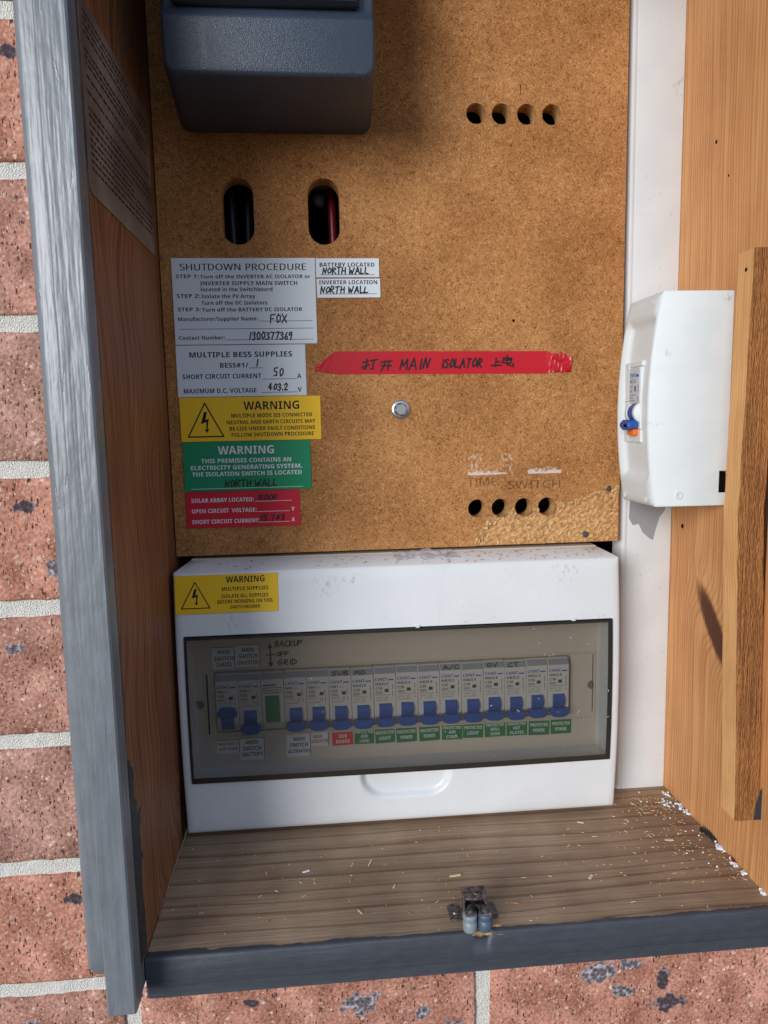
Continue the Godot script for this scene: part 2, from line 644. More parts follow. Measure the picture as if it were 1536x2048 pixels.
func make_materials() -> void:
	font = SystemFont.new()
	font.font_names = PackedStringArray(["Droid Sans"])
	bold = SystemFont.new()
	bold.font_names = PackedStringArray(["Droid Sans"])
	bold.font_weight = 700
	mt.board = fibre_board()
	# timber of the cabinet
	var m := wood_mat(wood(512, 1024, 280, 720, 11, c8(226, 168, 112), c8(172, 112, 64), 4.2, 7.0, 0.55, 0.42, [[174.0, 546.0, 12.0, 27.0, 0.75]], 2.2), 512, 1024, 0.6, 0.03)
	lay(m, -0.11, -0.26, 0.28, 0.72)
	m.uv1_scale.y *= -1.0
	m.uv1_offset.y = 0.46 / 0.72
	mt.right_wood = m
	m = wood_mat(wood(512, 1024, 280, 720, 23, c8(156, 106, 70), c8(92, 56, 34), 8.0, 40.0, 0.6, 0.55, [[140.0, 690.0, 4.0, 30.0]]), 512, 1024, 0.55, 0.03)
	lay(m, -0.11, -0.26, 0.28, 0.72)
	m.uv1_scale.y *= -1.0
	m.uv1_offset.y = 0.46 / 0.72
	mt.left_wood = m  # darker than the right board; part of its shade is in the colour
	m = wood_mat(wood(512, 1024, 260, 420, 37, c8(190, 162, 132), c8(92, 68, 50), 14.0, 6.0, 0.75, 0.26, [], 9.0), 512, 1024, 0.75, 0.04, true)
	lay(m, -0.125, -0.1, 0.43, 0.26)
	mt.shelf_wood = m
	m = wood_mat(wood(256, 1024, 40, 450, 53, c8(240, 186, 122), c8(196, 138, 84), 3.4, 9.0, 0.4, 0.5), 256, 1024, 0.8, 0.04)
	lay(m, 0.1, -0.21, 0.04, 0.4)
	mt.batten_wood = m  # paler planed face, with light from the left put into its colour
	m = wood_mat(wood(256, 1024, 40, 400, 59, c8(176, 118, 66), c8(104, 64, 32), 5.0, 10.0, 0.35, 0.9), 256, 1024, 0.9, 0.0)
	m.heightmap_texture = tex(stretched(61, 0.16, 256, 1024, 300, 4), 256, 1024, Image.FORMAT_L8)
	m.heightmap_scale = 0.16
	lay(m, 0.255, -0.21, 0.04, 0.4)
	mt.sawn = m
	mt.dark_wood = mat(c8(60, 42, 32), 0.9, 0.2)
	mt.void = mat(c8(22, 18, 16), 0.95, 0.1)
	# torn chipboard
	m = mat(Color.WHITE, 0.9, 0.2)
	m.albedo_texture = mix_tex(bytes_of(81, 0.06, 256, 256, 3, true), 256, 256, c8(166, 120, 72), c8(216, 172, 120), 1.6)
	triplanar(m, 0.07)
	mt.torn = m
	mt.chip_light = mat(c8(214, 174, 124), 0.85, 0.2)
	mt.chip_dark = mat(c8(190, 140, 90), 0.85, 0.2)
	# painted timber: brush marks run along v
	m = mat(Color.WHITE, 0.36, 0.6)
	m.albedo_texture = mix_tex(worn_paint(91, 256, 1024), 256, 1024, c8(98, 102, 106), c8(132, 136, 140), 1.0)
	m.heightmap_enabled = true
	m.heightmap_texture = tex(worn_paint(92, 256, 1024), 256, 1024, Image.FORMAT_L8)
	m.heightmap_scale = 0.06
	lay(m, -0.16, -0.3, 0.09, 0.8)
	mt.grey_paint = m
	m = mat(Color.WHITE, 0.5, 0.5)
	var im := Image.create_from_data(256, 1024, false, Image.FORMAT_L8, worn_paint(93, 256, 1024))
	im.rotate_90(CLOCKWISE)
	m.albedo_texture = mix_tex(im.get_data(), 1024, 256, c8(56, 59, 65), c8(72, 75, 82), 1.1)
	m.heightmap_enabled = true
	im = Image.create_from_data(256, 1024, false, Image.FORMAT_L8, worn_paint(94, 256, 1024))
	im.rotate_90(CLOCKWISE)
	m.heightmap_texture = ImageTexture.create_from_image(im)
	m.heightmap_scale = 0.05
	lay(m, -0.13, -0.29, 0.45, 0.08)
	mt.rail_paint = m
	mt.dark_paint = mat(c8(48, 52, 60), 0.55, 0.45)
	mt.bare = mat(c8(214, 172, 116), 0.9, 0.2)
	# plastics
	m = mat(Color.WHITE, 0.28, 0.5)
	m.albedo_texture = grimy(101, 768, c8(217, 218, 217), c8(225, 226, 225), 44, 420)
	triplanar(m, 0.37)
	mt.white = m
	m = mat(Color.WHITE, 0.5, 0.4)
	m.albedo_texture = grimy(103, 512, c8(204, 206, 205), c8(214, 215, 214), 26, 260)
	triplanar(m, 0.3)
	mt.strip = m
	m = mat(Color.WHITE, 0.45, 0.45)
	m.albedo_texture = grimy(104, 512, c8(214, 219, 217), c8(223, 227, 225), 14, 120)
	triplanar(m, 0.2)
	mt.isolator = m
	mt.panel = mat(c8(208, 194, 174), 0.5, 0.4)
	mt.mcb = mat(c8(216, 208, 196), 0.5, 0.4)
	mt.mcb_top = mat(c8(150, 152, 156), 0.55, 0.4)
	mt.blue = mat(c8(24, 82, 158), 0.35, 0.5)
	mt.logo_blue = mat(c8(18, 96, 176), 0.6, 0.3)
	mt.ink = mat(c8(34, 34, 38), 0.6, 0.3)
	mt.print_grey = mat(c8(58, 58, 62), 0.6, 0.3)
	mt.red_ink = mat(c8(186, 40, 48), 0.6, 0.3)
	mt.white_ink = mat(c8(226, 226, 226), 0.6, 0.3)
	mt.marker = mat(c8(16, 16, 20), 0.45, 0.5)
	mt.orange = mat(c8(240, 110, 30), 0.4, 0.5)
	mt.green_dark = mat(c8(16, 74, 58), 0.4, 0.5)
	mt.lamp_green = mat(c8(16, 130, 78), 0.3, 0.5)
	mt.cup = mat(c8(120, 116, 112), 0.6, 0.4)
	m = mat(Color(0.25, 0.23, 0.20, 0.46), 0.04, 0.5)
	m.transparency = BaseMaterial3D.TRANSPARENCY_ALPHA
	m.cull_mode = BaseMaterial3D.CULL_DISABLED
	mt.smoke = m
	mt.smoke_rim = mat(c8(46, 44, 42), 0.15, 0.5)
	m = mat(c8(52, 63, 78), 0.45, 0.6)
	m.heightmap_enabled = true
	m.heightmap_texture = tex(bytes_of(106, 0.2, 512, 512, 2, true), 512, 512, Image.FORMAT_L8)
	m.heightmap_scale = 0.035
	triplanar(m, 0.09)
	mt.meter = m
	mt.meter_black = mat(c8(26, 30, 38), 0.25, 0.5)
	# label stock
	mt.lab_white = mat(c8(222, 228, 232), 0.45, 0.45)
	mt.tag_white = mat(c8(228, 226, 222), 0.5, 0.4)
	mt.lab_edge = mat(c8(30, 32, 36), 0.5, 0.4)
	mt.lab_yellow = mat(c8(246, 196, 24), 0.45, 0.45)
	mt.lab_green = mat(c8(8, 140, 92), 0.45, 0.45)
	mt.lab_red = mat(c8(206, 24, 48), 0.45, 0.45)
	mt.tag_green = mat(c8(24, 122, 66), 0.55, 0.4)
	mt.tag_red = mat(c8(222, 54, 66), 0.55, 0.4)
	mt.tape = mat(c8(190, 12, 30), 0.32, 0.5)
	mt.faded = mat(Color(0.28, 0.11, 0.06, 0.33), 0.8, 0.2)
	mt.faded.transparency = BaseMaterial3D.TRANSPARENCY_ALPHA
	m = mat(Color.WHITE, 0.55, 0.4)
	m.albedo_texture = mix_tex(bytes_of(109, 0.01, 256, 256, 4, true), 256, 256, c8(104, 90, 80), c8(146, 132, 120), 1.8)
	triplanar(m, 0.2)
	mt.notice = m
	# metal and oddments
	mt.zinc = mat(c8(196, 198, 200), 0.3, 0.5)
	mt.zinc.metallic = 0.9
	m = mat(Color.WHITE, 0.55, 0.5)
	m.albedo_texture = mix_tex(bytes_of(111, 0.05, 128, 128, 4, true), 128, 128, c8(74, 58, 54), c8(136, 126, 122), 1.8)
	m.metallic = 0.5
	triplanar(m, 0.03)
	mt.rust = m
	mt.roller = mat(c8(132, 140, 144), 0.4, 0.5)
	mt.roller_blue = mat(c8(78, 92, 110), 0.4, 0.5)
	mt.rubber = mat(c8(30, 32, 36), 0.5, 0.5)
	mt.cable_red = mat(c8(120, 20, 34), 0.35, 0.5)
	mt.cable_purple = mat(c8(44, 24, 52), 0.4, 0.5)
	mt.cable_black = mat(c8(20, 20, 24), 0.35, 0.5)
	mt.terminal = mat(c8(96, 98, 106), 0.35, 0.5)
	mt.screw = mat(c8(110, 112, 116), 0.4, 0.5)
	mt.screw.metallic = 0.8
	mt.crumb = mat(c8(236, 238, 242), 0.9, 0.2)
	mt.sliver = mat(c8(226, 204, 160), 0.8, 0.3)
	m = mat(Color(0.85, 0.86, 0.88, 0.5), 0.2, 0.5)
	m.transparency = BaseMaterial3D.TRANSPARENCY_ALPHA
	m.cull_mode = BaseMaterial3D.CULL_DISABLED
	mt.film = m
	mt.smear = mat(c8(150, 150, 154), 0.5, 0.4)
	# masonry
	mt.bricks = [
		brick_mat(201, Color(0.69, 0.50, 0.43), [[560, 66, 20, 12, 1], [716, 190, 16, 14, 1], [360, 200, 26, 20, 0]]),
		brick_mat(202, Color(0.72, 0.50, 0.415), [[690, 190, 18, 18, 1], [640, 60, 20, 12, 0], [250, 120, 40, 20, 1]]),
		brick_mat(203, Color(0.67, 0.50, 0.44), [[730, 60, 16, 24, 0], [160, 70, 30, 20, 1]]),
		brick_mat(204, Color(0.70, 0.49, 0.415), [[496, 84, 44, 26, 1], [640, 120, 22, 14, 1], [250, 60, 18, 10, 0], [704, 168, 30, 22, 1]]),
		brick_mat(205, Color(0.705, 0.485, 0.405), [[262, 60, 44, 30, 1], [340, 44, 30, 14, 1], [420, 84, 16, 30, 0], [320, 110, 26, 16, 1], [440, 150, 40, 22, 0]]),
	]
	m = mat(Color.WHITE, 0.95, 0.2)
	m.albedo_texture = mix_tex(bytes_of(120, 0.16, 512, 512, 4, true), 512, 512, c8(196, 192, 182), c8(238, 235, 226), 1.6)
	m.heightmap_enabled = true
	m.heightmap_texture = tex(bytes_of(121, 0.2, 512, 512, 3, true), 512, 512, Image.FORMAT_L8)
	m.heightmap_scale = 0.12
	triplanar(m, 0.12)
	mt.mortar = m


# ---------------------------------------------------------------- lettering
func glyph_mesh(t: String, heavy: bool) -> Array:  # [vertices, left, right, baseline, cap height]
	var key := t + str(heavy)
	if not glyphs.has(key):
		var tm := TextMesh.new()
		tm.font = bold if heavy else font
		tm.font_size = 64
		tm.pixel_size = 0.01
		tm.depth = 0.0
		tm.curve_step = 5.0
		tm.text = "H"
		var hb := tm.get_aabb()
		tm.text = t
		var a := tm.get_mesh_arrays()
		var vs: PackedVector3Array = a[Mesh.ARRAY_VERTEX]
		var ix = a[Mesh.ARRAY_INDEX]
		var out := PackedVector3Array()
		if ix != null and ix.size():
			for i in ix:
				out.append(vs[i])
		else:
			out = vs
		var bb := tm.get_aabb()
		glyphs[key] = [out, bb.position.x, bb.end.x, hb.position.y, hb.size.y]
	return glyphs[key]


func letters(s: SurfaceTool, t: String, x: float, y: float, w: float, ch: float, z: float, heavy := false) -> void:
	var g := glyph_mesh(t, heavy)
	var vs: PackedVector3Array = g[0]
	var sx: float = w / (g[2] - g[1])
	var sy: float = ch / g[4]
	for i in range(0, vs.size(), 3):
		var p := []
		for k in 3:
			p.append(Vector3(x + (vs[i + k].x - g[1]) * sx, y + (vs[i + k].y - g[3]) * sy, z))
		if (p[1] - p[0]).cross(p[2] - p[0]).z < 0.0:
			tri(s, p[0], p[2], p[1])
		else:
			tri(s, p[0], p[1], p[2])


func bar(s: SurfaceTool, a: Vector2, b: Vector2, wd: float, z: float) -> void:
	var n := (b - a).normalized().orthogonal() * wd * 0.5
	quad(s, v3(a + n, z), v3(a - n, z), v3(b - n, z), v3(b + n, z)) if (a - n - a - n).cross(b - n - a - n) > 0.0 else quad(s, v3(a - n, z), v3(a + n, z), v3(b + n, z), v3(b - n, z))


const HAND := {
	"A": "0 0 .4 1 .8 0|.15 .4 .65 .4", "B": "0 0 .05 1 .5 .95 .58 .75 .1 .52 .65 .35 .55 .05 0 0", "C": ".7 .85 .4 1 .05 .6 .15 .1 .5 0 .75 .15",
	"D": "0 0 .05 1 .6 .8 .7 .35 0 0", "E": "0 0 0 1 .6 1|0 .5 .5 .5|0 0 .6 0", "F": "0 0 .05 1 .65 1|.02 .55 .5 .55", "G": ".7 .85 .35 1 .05 .5 .3 0 .7 .2 .7 .45 .4 .45",
	"H": "0 0 .05 1|.6 1 .6 0|0 .5 .65 .55", "I": ".2 0 .25 1", "K": "0 0 .05 1|.6 1 .08 .45 .7 0", "L": ".05 1 0 0 .6 .05", "M": "0 0 .15 1 .4 .3 .65 1 .8 0",
	"N": "0 0 .1 1 .5 .1 .65 1", "O": ".35 1 .05 .6 .2 .05 .6 .2 .65 .75 .35 1", "P": "0 0 .05 1 .55 .95 .6 .65 .1 .5", "R": "0 0 .05 1 .55 .95 .55 .65 .1 .5 .65 0",
	"S": ".6 .9 .3 1 .05 .75 .5 .45 .5 .1 .2 0 0 .15", "T": "0 1 .75 1|.38 1 .33 0", "U": "0 1 .05 .2 .3 0 .6 .2 .65 1", "V": "0 1 .3 0 .65 1", "W": "0 1 .15 0 .4 .6 .6 0 .9 1",
	"X": "0 1 .7 0|.65 1 0 0", "0": ".35 1 .05 .6 .2 .05 .55 .2 .6 .75 .35 1", "1": ".15 0 .3 1", "2": "0 .8 .3 1 .55 .75 0 0 .65 .05", "3": "0 .9 .35 1 .5 .75 .2 .55 .55 .3 .3 0 0 .1",
	"4": ".4 0 .45 1 0 .35 .7 .4", "5": ".6 1 .1 1 .05 .55 .5 .5 .5 .1 0 0", "6": ".5 1 .1 .5 .1 .1 .5 .05 .5 .4 .1 .4", "7": "0 .95 .6 1 .25 0", "9": ".55 .6 .15 .6 .1 .9 .5 1 .55 .6 .35 0",
	".": ".1 0 .15 .08", "/": "0 0 .5 1",
	"打": "0 .65 .45 .75|.25 1 .25 .1 .1 .15|0 .3 .5 .5|.5 .85 1 .9|.78 .88 .75 .05 .6 .15", "开": ".05 .85 .95 .9|0 .45 1 .5|.35 .87 .3 .4 .1 0|.7 .88 .7 0",
	"上": ".45 1 .45 .1|.45 .55 .85 .58|0 .08 1 .12", "电": ".1 .8 .1 .3 .8 .35 .8 .85 .1 .8|.1 .57 .8 .6|.45 1 .45 .1 1 .05 1 .2",
}


func hand(s: SurfaceTool, t: String, x: float, y: float, w: float, h: float, z: float, wd: float, slant := 0.08) -> void:
	var runs := []
	var pen := 0.0
	for ch in t:
		if ch == " ":
			pen += 0.55
			continue
		var far := 0.0
		for st_ in (HAND[ch] as String).split("|"):
			var f := (st_ as String).split_floats(" ")
			var pts := PackedVector2Array()
			for i in range(0, f.size(), 2):
				pts.append(Vector2(pen + f[i] + rng.randf_range(-0.06, 0.06), f[i + 1] + rng.randf_range(-0.08, 0.08)))
				far = maxf(far, f[i])
			runs.append(pts)
		pen += maxf(far, 0.25) + 0.24
	pen -= 0.24
	var lift := 0.0
	for r in runs:
		var q := PackedVector2Array()
		for p in r:
			q.append(Vector2(x + p.x / pen * w + p.y * h * slant, y + p.y * h))
		for i in q.size() - 1:
			bar(s, q[i], q[i + 1], wd, z + lift)
			lift += 0.002
		for p in q:
			cap(s, ngon(p.x, p.y, wd * 0.5, 7), z + lift)
			lift += 0.002


func warning_triangle(s: SurfaceTool, x: float, y: float, w: float, h: float, z: float) -> void:
	var outer := PackedVector2Array([Vector2(x, y), Vector2(x + w, y), Vector2(x + w * 0.5, y + h)])
	for i in 3:
		bar(s, outer[i], outer[(i + 1) % 3], 1.0 * w / 26.0, z + 0.004 * i)
		cap(s, ngon(outer[i].x, outer[i].y, 0.5 * w / 26.0, 8), z + 0.02)
	var bolt := PackedVector2Array()
	for p in [[.47, .74], [.56, .74], [.50, .50], [.60, .54], [.555, .22], [.60, .23], [.535, .11], [.47, .21], [.51, .215], [.53, .44], [.37, .38], [.43, .60]]:
		bolt.append(Vector2(x + p[0] * w, y + p[1] * h))
	cap(s, bolt, z)


# a flat engraved plate: printed lines [text, x, baseline, width, cap height]; "_" is a rule, "~" handwriting, "tri" the warning sign, "*" heavy type
func plate(called: String, label: String, category: String, r: Array, z: float, thick: float, stock: Material, ink: Material, lines: Array, pen := 1.0, tilt := 0.0, group := "") -> Node3D:
	var t := thing(called, label, category, Vector3((r[0] + r[2]) * 0.5, r[1], z), group)
	var s := new_st()
	prism(s, PackedVector2Array([Vector2(r[0], r[1]), Vector2(r[2], r[1]), Vector2(r[2], r[3]), Vector2(r[0], r[3])]), z, z + thick, thick * 0.3)
	obj("plate", s, stock, t)
	if stock == mt.tag_white:
		s = new_st()
		bar(s, Vector2(r[0], r[3] - 0.2), Vector2(r[2], r[3] - 0.2), 0.45, z + thick + 0.04)
		bar(s, Vector2(r[2] - 0.2, r[1]), Vector2(r[2] - 0.2, r[3] - 0.5), 0.45, z + thick + 0.04)
		obj("edge_line", s, mt.ink, t)
	var f := z + thick + 0.05
	var p := new_st()
	var h := new_st()
	var any_p := false
	var any_h := false
	for l in lines:
		var a: String = l[0]
		if a == "_":
			quad(p, Vector3(l[1], l[2], f), Vector3(l[1] + l[3], l[2], f), Vector3(l[1] + l[3], l[2] + 0.35, f), Vector3(l[1], l[2] + 0.35, f))
			any_p = true
		elif a == "tri":
			warning_triangle(p, l[1], l[2], l[3], l[4], f)
			any_p = true
		elif a.begins_with("~"):
			hand(h, a.substr(1), l[1], l[2], l[3], l[4], f + 0.03, pen)
			any_h = true
		else:
			var heavy: bool = a.begins_with("*") or l[4] < 3.6
			letters(p, a.trim_prefix("*"), l[1], l[2], l[3], l[4], f, heavy)
			if not heavy:
				letters(p, a, l[1] + 0.16, l[2], l[3], l[4], f + 0.004, false)
			any_p = true
	if any_p:
		obj("lettering", p, ink, t)
	if any_h:
		obj("handwriting", h, mt.marker, t)
	if tilt != 0.0:
		t.rotation_degrees.z = tilt
	return t


# ---------------------------------------------------------------- masonry
func brick_wall() -> void:
	var t := thing("brick_wall", "red brown face brick wall with pale mortar around the timber cabinet", "wall", Vector3(-140, -560, WALL))
	var s := new_st()
	s.set_smooth_group(0)
	var mo := noise(17, 0.09, 3)
	var f := func(x: float, y: float) -> Vector3:
		return Vector3(x, y, WALL - 2.6 + mo.get_noise_2d(x, y) * 0.8)
	var skip := func(x: float, y: float) -> bool:
		return x > -136.0 and x < 304.0 and y > -290.0
	var xs := [-640.0, -500.0, -380.0] + steps(-260.0, -136.0, 62) + steps(-132.0, 300.0, 144) + [304.0, 420.0, 640.0]
	var ys := steps(-560.0, -400.0, 8) + steps(-396.0, -290.0, 40) + steps(-288.0, 470.0, 190)
	sheet(s, xs, ys, f, skip)
	obj("mortar", s, mt.mortar, t)
	s = new_st()
	rbox(s, Vector3(-640, -560, WALL - 100), Vector3(-150, 470, WALL - 6), 1.0)
	rbox(s, Vector3(312, -560, WALL - 100), Vector3(640, 470, WALL - 6), 1.0)
	rbox(s, Vector3(-149.9, -560, WALL - 100), Vector3(311.9, -296, WALL - 6), 1.0)
	obj("wall_core", s, mt.mortar, t)
	var shapes := {}
	# courses of 86 mm; stretcher bond
	for row in range(-3, 9):
		var y0 := -380.5 + 86.5 * row
		var shift := 0.0 if posmod(row, 2) == 0 else -120.0
		for k in range(-2, 4):
			var x0 := -134.0 + shift + 240.0 * k
			var x1 := x0 + 229.0
			if y0 > -330.0:
				if x0 > -200.0 and x1 < 420.0 and not (x0 < -134.5 and x1 > -134.5) and not (x1 > 303.0):
					continue
				if x1 > -134.0 and x0 < 0.0:
					x1 = -134.0
				if x0 < 303.0 and x1 > 200.0:
					x0 = 304.0
			if x1 - x0 < 15.0 or x0 > 600.0 or x1 < -560.0:
				continue
			var kind := posmod(row * 7 + k * 3, 3)
			if row == 0 and k == 0:
				kind = 3
			if row == 0 and k == 1:
				kind = 4
			var key := "%d %d %d" % [int(x0 - x1), kind, posmod(row + k, 2)]
			if not shapes.has(key):
				shapes[key] = one_brick(x1 - x0, 76.0, mt.bricks[kind], row * 31 + k)
			var b := MeshInstance3D.new()
			b.mesh = shapes[key]
			b.name = "brick"
			b.position = (Vector3(x0, y0, WALL) - Vector3(-140, -560, WALL)) * K
			t.add_child(b, true)


func one_brick(w: float, h: float, m: Material, seed_: int) -> ArrayMesh:
	org = Vector3.ZERO
	var s := SurfaceTool.new()
	s.begin(Mesh.PRIMITIVE_TRIANGLES)
	s.set_smooth_group(0)
	var nx := maxi(6, int(w / 5.0))
	var n := noise(seed_ + 500, 0.07, 4)
	var us := [-1.0, 0.0, 1.6] + steps(5.0, w - 5.0, nx) + [w - 1.6, w, w + 1.0]
	var vs := [-1.0, 0.0, 1.6] + steps(5.0, h - 5.0, 8) + [h - 1.6, h, h + 1.0]
	for i in us.size() - 1:
		for j in vs.size() - 1:
			var q := []
			for c in [[0, 0], [1, 0], [1, 1], [0, 1]]:
				var u: float = us[i + c[0]]
				var v: float = vs[j + c[1]]
				var cu := clampf(u, 0.0, w)
				var cv := clampf(v, 0.0, h)
				var e := minf(minf(cu, w - cu), minf(cv, h - cv))
				var z := -1.1 * (1.0 - smoothstep(0.0, 3.0, e)) + n.get_noise_2d(cu, cv) * 0.5
				if u < 0.0 or u > w or v < 0.0 or v > h:
					z = -9.0
				var p := Vector3(cu + n.get_noise_2d(cu + 300.0, cv) * 1.0 * (1.0 if e < 2.0 else 0.0), cv + n.get_noise_2d(cu, cv + 300.0) * 1.2 * (1.0 if e < 2.0 else 0.0), z)
				q.append([p, Vector2((cu + 1.0) / (w + 2.0) * minf(1.0, w / 229.0) + maxf(0.0, 1.0 - w / 229.0), 1.0 - (cv + 1.0) / (h + 2.0))])
			for k in [0, 2, 1, 0, 3, 2]:
				s.set_uv(q[k][1])
				s.add_vertex(q[k][0] * K)
	s.generate_normals()
	var me := s.commit()
	me.surface_set_material(0, m)
	return me


# ---------------------------------------------------------------- timber cabinet
func ragged_strip(s: SurfaceTool, a: Vector3, b: Vector3, dir: Vector3, normal: Vector3, wmin: float, wmax: float, n: int, seed_: int) -> void:  # a painted edge with an uneven border
	var ns := noise(seed_, 0.02, 4)
	for i in n:
		var t0 := float(i) / n
		var t1 := float(i + 1) / n
		var l := (b - a).length()
		var w0 := lerpf(wmin, wmax, ns.get_noise_1d(t0 * l * 2.0) * 0.9 + 0.5)
		var w1 := lerpf(wmin, wmax, ns.get_noise_1d(t1 * l * 2.0) * 0.9 + 0.5)
		var p0 := a.lerp(b, t0)
		var p1 := a.lerp(b, t1)
		var q := [p0, p1, p1 + dir * w1, p0 + dir * w0]
		if (q[1] - q[0]).cross(q[2] - q[0]).dot(normal) > 0.0:
			quad(s, q[0], q[1], q[2], q[3])
		else:
			quad(s, q[3], q[2], q[1], q[0])


func cabinet() -> void:
	var t := thing("timber_cabinet", "open timber cabinet with grey painted edges set into the brick wall", "cabinet", Vector3(85, -278, 0))
	var s := new_st()
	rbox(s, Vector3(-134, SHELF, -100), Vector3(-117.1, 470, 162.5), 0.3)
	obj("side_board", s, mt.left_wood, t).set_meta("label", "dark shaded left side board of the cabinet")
	s = new_st()
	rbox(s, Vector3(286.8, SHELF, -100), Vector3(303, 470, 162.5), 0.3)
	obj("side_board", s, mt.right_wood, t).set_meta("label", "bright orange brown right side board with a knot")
	# front stile: a proud inner strip and a rounded outer strip set a little back
	s = new_st()
	s.set_smooth_group(-1)
	rbox(s, Vector3(-133.2, -265.3, 162.6), Vector3(-116.7, 470, 177.7), 1.0)
	rbox(s, Vector3(-133.0, -265.0, WALL + 2), Vector3(-117.4, -249.5, 162.8), 0.6)
	obj("front_stile", s, mt.grey_paint, t)
	s = new_st()
	s.set_smooth_group(0)
	var prof := []
	for i in 9:
		var a := PI * 0.5 * i / 8.0
		prof.append(Vector2(-144.8 + 6.0 * (1.0 - cos(a)), 168.0 + 6.0 * sin(a)))
	prof.insert(0, Vector2(-144.8, WALL + 1.0))
	prof.append(Vector2(-133.0, 174.4))
	var ys := [-246.0, -245.2, -242.5, -238.0] + steps(-230.0, 470.0, 14)
	for i in prof.size() - 1:
		for j in ys.size() - 1:
			var q := []
			for c in [[0, 0], [1, 0], [1, 1], [0, 1]]:
				var p: Vector2 = prof[i + c[0]]
				var y: float = ys[j + c[1]]
				var k := clampf((-238.0 - y) / 8.0, 0.0, 1.0)
				q.append(Vector3(lerpf(p.x, -133.0, 0.55 * k * k), y, lerpf(p.y, minf(p.y, 166.0), k * k)))
			quad(s, q[0], q[1], q[2], q[3])
	var bottom := PackedVector2Array()
	obj("outer_stile", s, mt.grey_paint, t)
	# dark paint lapped onto the inner face of the side board
	s = new_st()
	ragged_strip(s, Vector3(-117.0, -249, 162.6), Vector3(-117.0, 470, 162.6), Vector3(0, 0, -1), Vector3(1, 0, 0), 0.3, 2.5, 180, 5)
	ragged_strip(s, Vector3(-116.95, -246.5, 161.0), Vector3(-116.95, -190, 161.0), Vector3(0, 0, -1), Vector3(1, 0, 0), 12.0, 15.0, 60, 6)
	ragged_strip(s, Vector3(-116.95, -190, 161.0), Vector3(-116.95, -158, 161.0), Vector3(0, 0, -1), Vector3(1, 0, 0), 14.0, 24.0, 60, 8)
	ragged_strip(s, Vector3(-116.95, -158, 161.0), Vector3(-116.95, -120, 161.0), Vector3(0, 0, -1), Vector3(1, 0, 0), 3.0, 15.0, 60, 9)
	obj("paint_lap", s, mt.dark_paint, t)
	# shelf, its painted front and the rail under it
	s = new_st()
	rbox(s, Vector3(-117.0, -267.6, -100), Vector3(303, SHELF, 153.6), 0.6)
	obj("shelf", s, mt.shelf_wood, t)
	s = new_st()
	s.set_smooth_group(0)
	var ns := noise(15, 0.015, 3)
	var xs := steps(-116.6, 303.0, 180)
	var sec := [Vector2(-267.9, 153.7), Vector2(-267.4, 154.9), Vector2(-266.5, 155.2), Vector2(-250.2, 154.9), Vector2(-248.9, 154.3), Vector2(-248.5, 153.2), Vector2(-248.5, 151.0)]
	for i in xs.size() - 1:
		for j in sec.size() - 1:
			var q := []
			for c in [[0, 0], [1, 0], [1, 1], [0, 1]]:
				var p: Vector2 = sec[j + c[1]]
				var x: float = xs[i + c[0]]
				var wob := ns.get_noise_2d(x, p.x * 4.0) * 0.35
				var bite := smoothstep(4.0, 1.0, absf(x - 91.5) - 3.0 + ns.get_noise_1d(x * 6.0) * 3.0)
				var z := p.y + wob
				var y := p.x
				if j + c[1] == 6:
					z = 153.0 - maxf(0.3, 1.8 + ns.get_noise_1d(x * 1.2 + 50.0) * 2.4 + ns.get_noise_1d(x * 9.0) * 1.0 + (3.0 if x < -80.0 else 0.0))
				if j + c[1] >= 3:
					y -= bite * (2.6 if j + c[1] >= 4 else 0.8)
					z -= bite * 1.0
				q.append(Vector3(x, y, z))
			quad(s, q[0], q[1], q[2], q[3])
	obj("painted_edge", s, mt.rail_paint, t)
	s = new_st()
	rbox(s, Vector3(-117.3, -277.6, WALL - 4), Vector3(303, -267.8, 153.0), 1.2)
	obj("bottom_rail", s, mt.rail_paint, t)
	s = new_st()
	s.set_smooth_group(0)
	var ch := func(u: float, v: float) -> Vector3:
		return Vector3(u, -248.3 - 2.2 * smoothstep(149.0, 154.6, v) + ns.get_noise_2d(u * 9.0, v * 9.0) * 0.9, v + ns.get_noise_2d(u * 9.0 + 70.0, v * 7.0) * 1.2)
	var sk := func(u: float, v: float) -> bool:
		return absf(u - 91.0 - (v - 151.0) * 0.7) + ns.get_noise_2d(u * 5.0, v * 5.0) * 8.0 > 8.5
	xs = steps(79.0, 106.0, 36)
	var zs := steps(155.4, 149.0, 12)
	sheet(s, xs, zs, ch, sk)
	obj("bare_patch", s, mt.bare, t)
	# right-hand batten: rough sawn, not quite straight
	s = new_st()
	var sawn := new_st()
	var ys2 := steps(-200.5, 172.0, 46)
	var nb := noise(19, 0.03, 3)
	var left := func(y: float) -> float:
		return (262.6 + 6.6 * clampf((8.0 - y) / 208.0, 0.0, 1.0) + 3.2 * clampf((y - 8.0) / 157.0, 0.0, 1.0)) + nb.get_noise_1d(y * 2.0) * 0.5
	for j in ys2.size() - 1:
		var r0 := []
		for e in 2:
			var y: float = ys2[j + e]
			var l: float = left.call(y)
			var rr := l + 17.6 + nb.get_noise_1d(y + 400.0) * 0.5
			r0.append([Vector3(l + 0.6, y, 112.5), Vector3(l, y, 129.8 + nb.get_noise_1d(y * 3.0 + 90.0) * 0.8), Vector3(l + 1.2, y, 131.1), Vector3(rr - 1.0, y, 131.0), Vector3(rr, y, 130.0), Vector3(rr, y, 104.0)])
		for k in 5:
			quad(sawn if k > 0 and k < 4 else s, r0[0][k], r0[0][k + 1], r0[1][k + 1], r0[1][k])
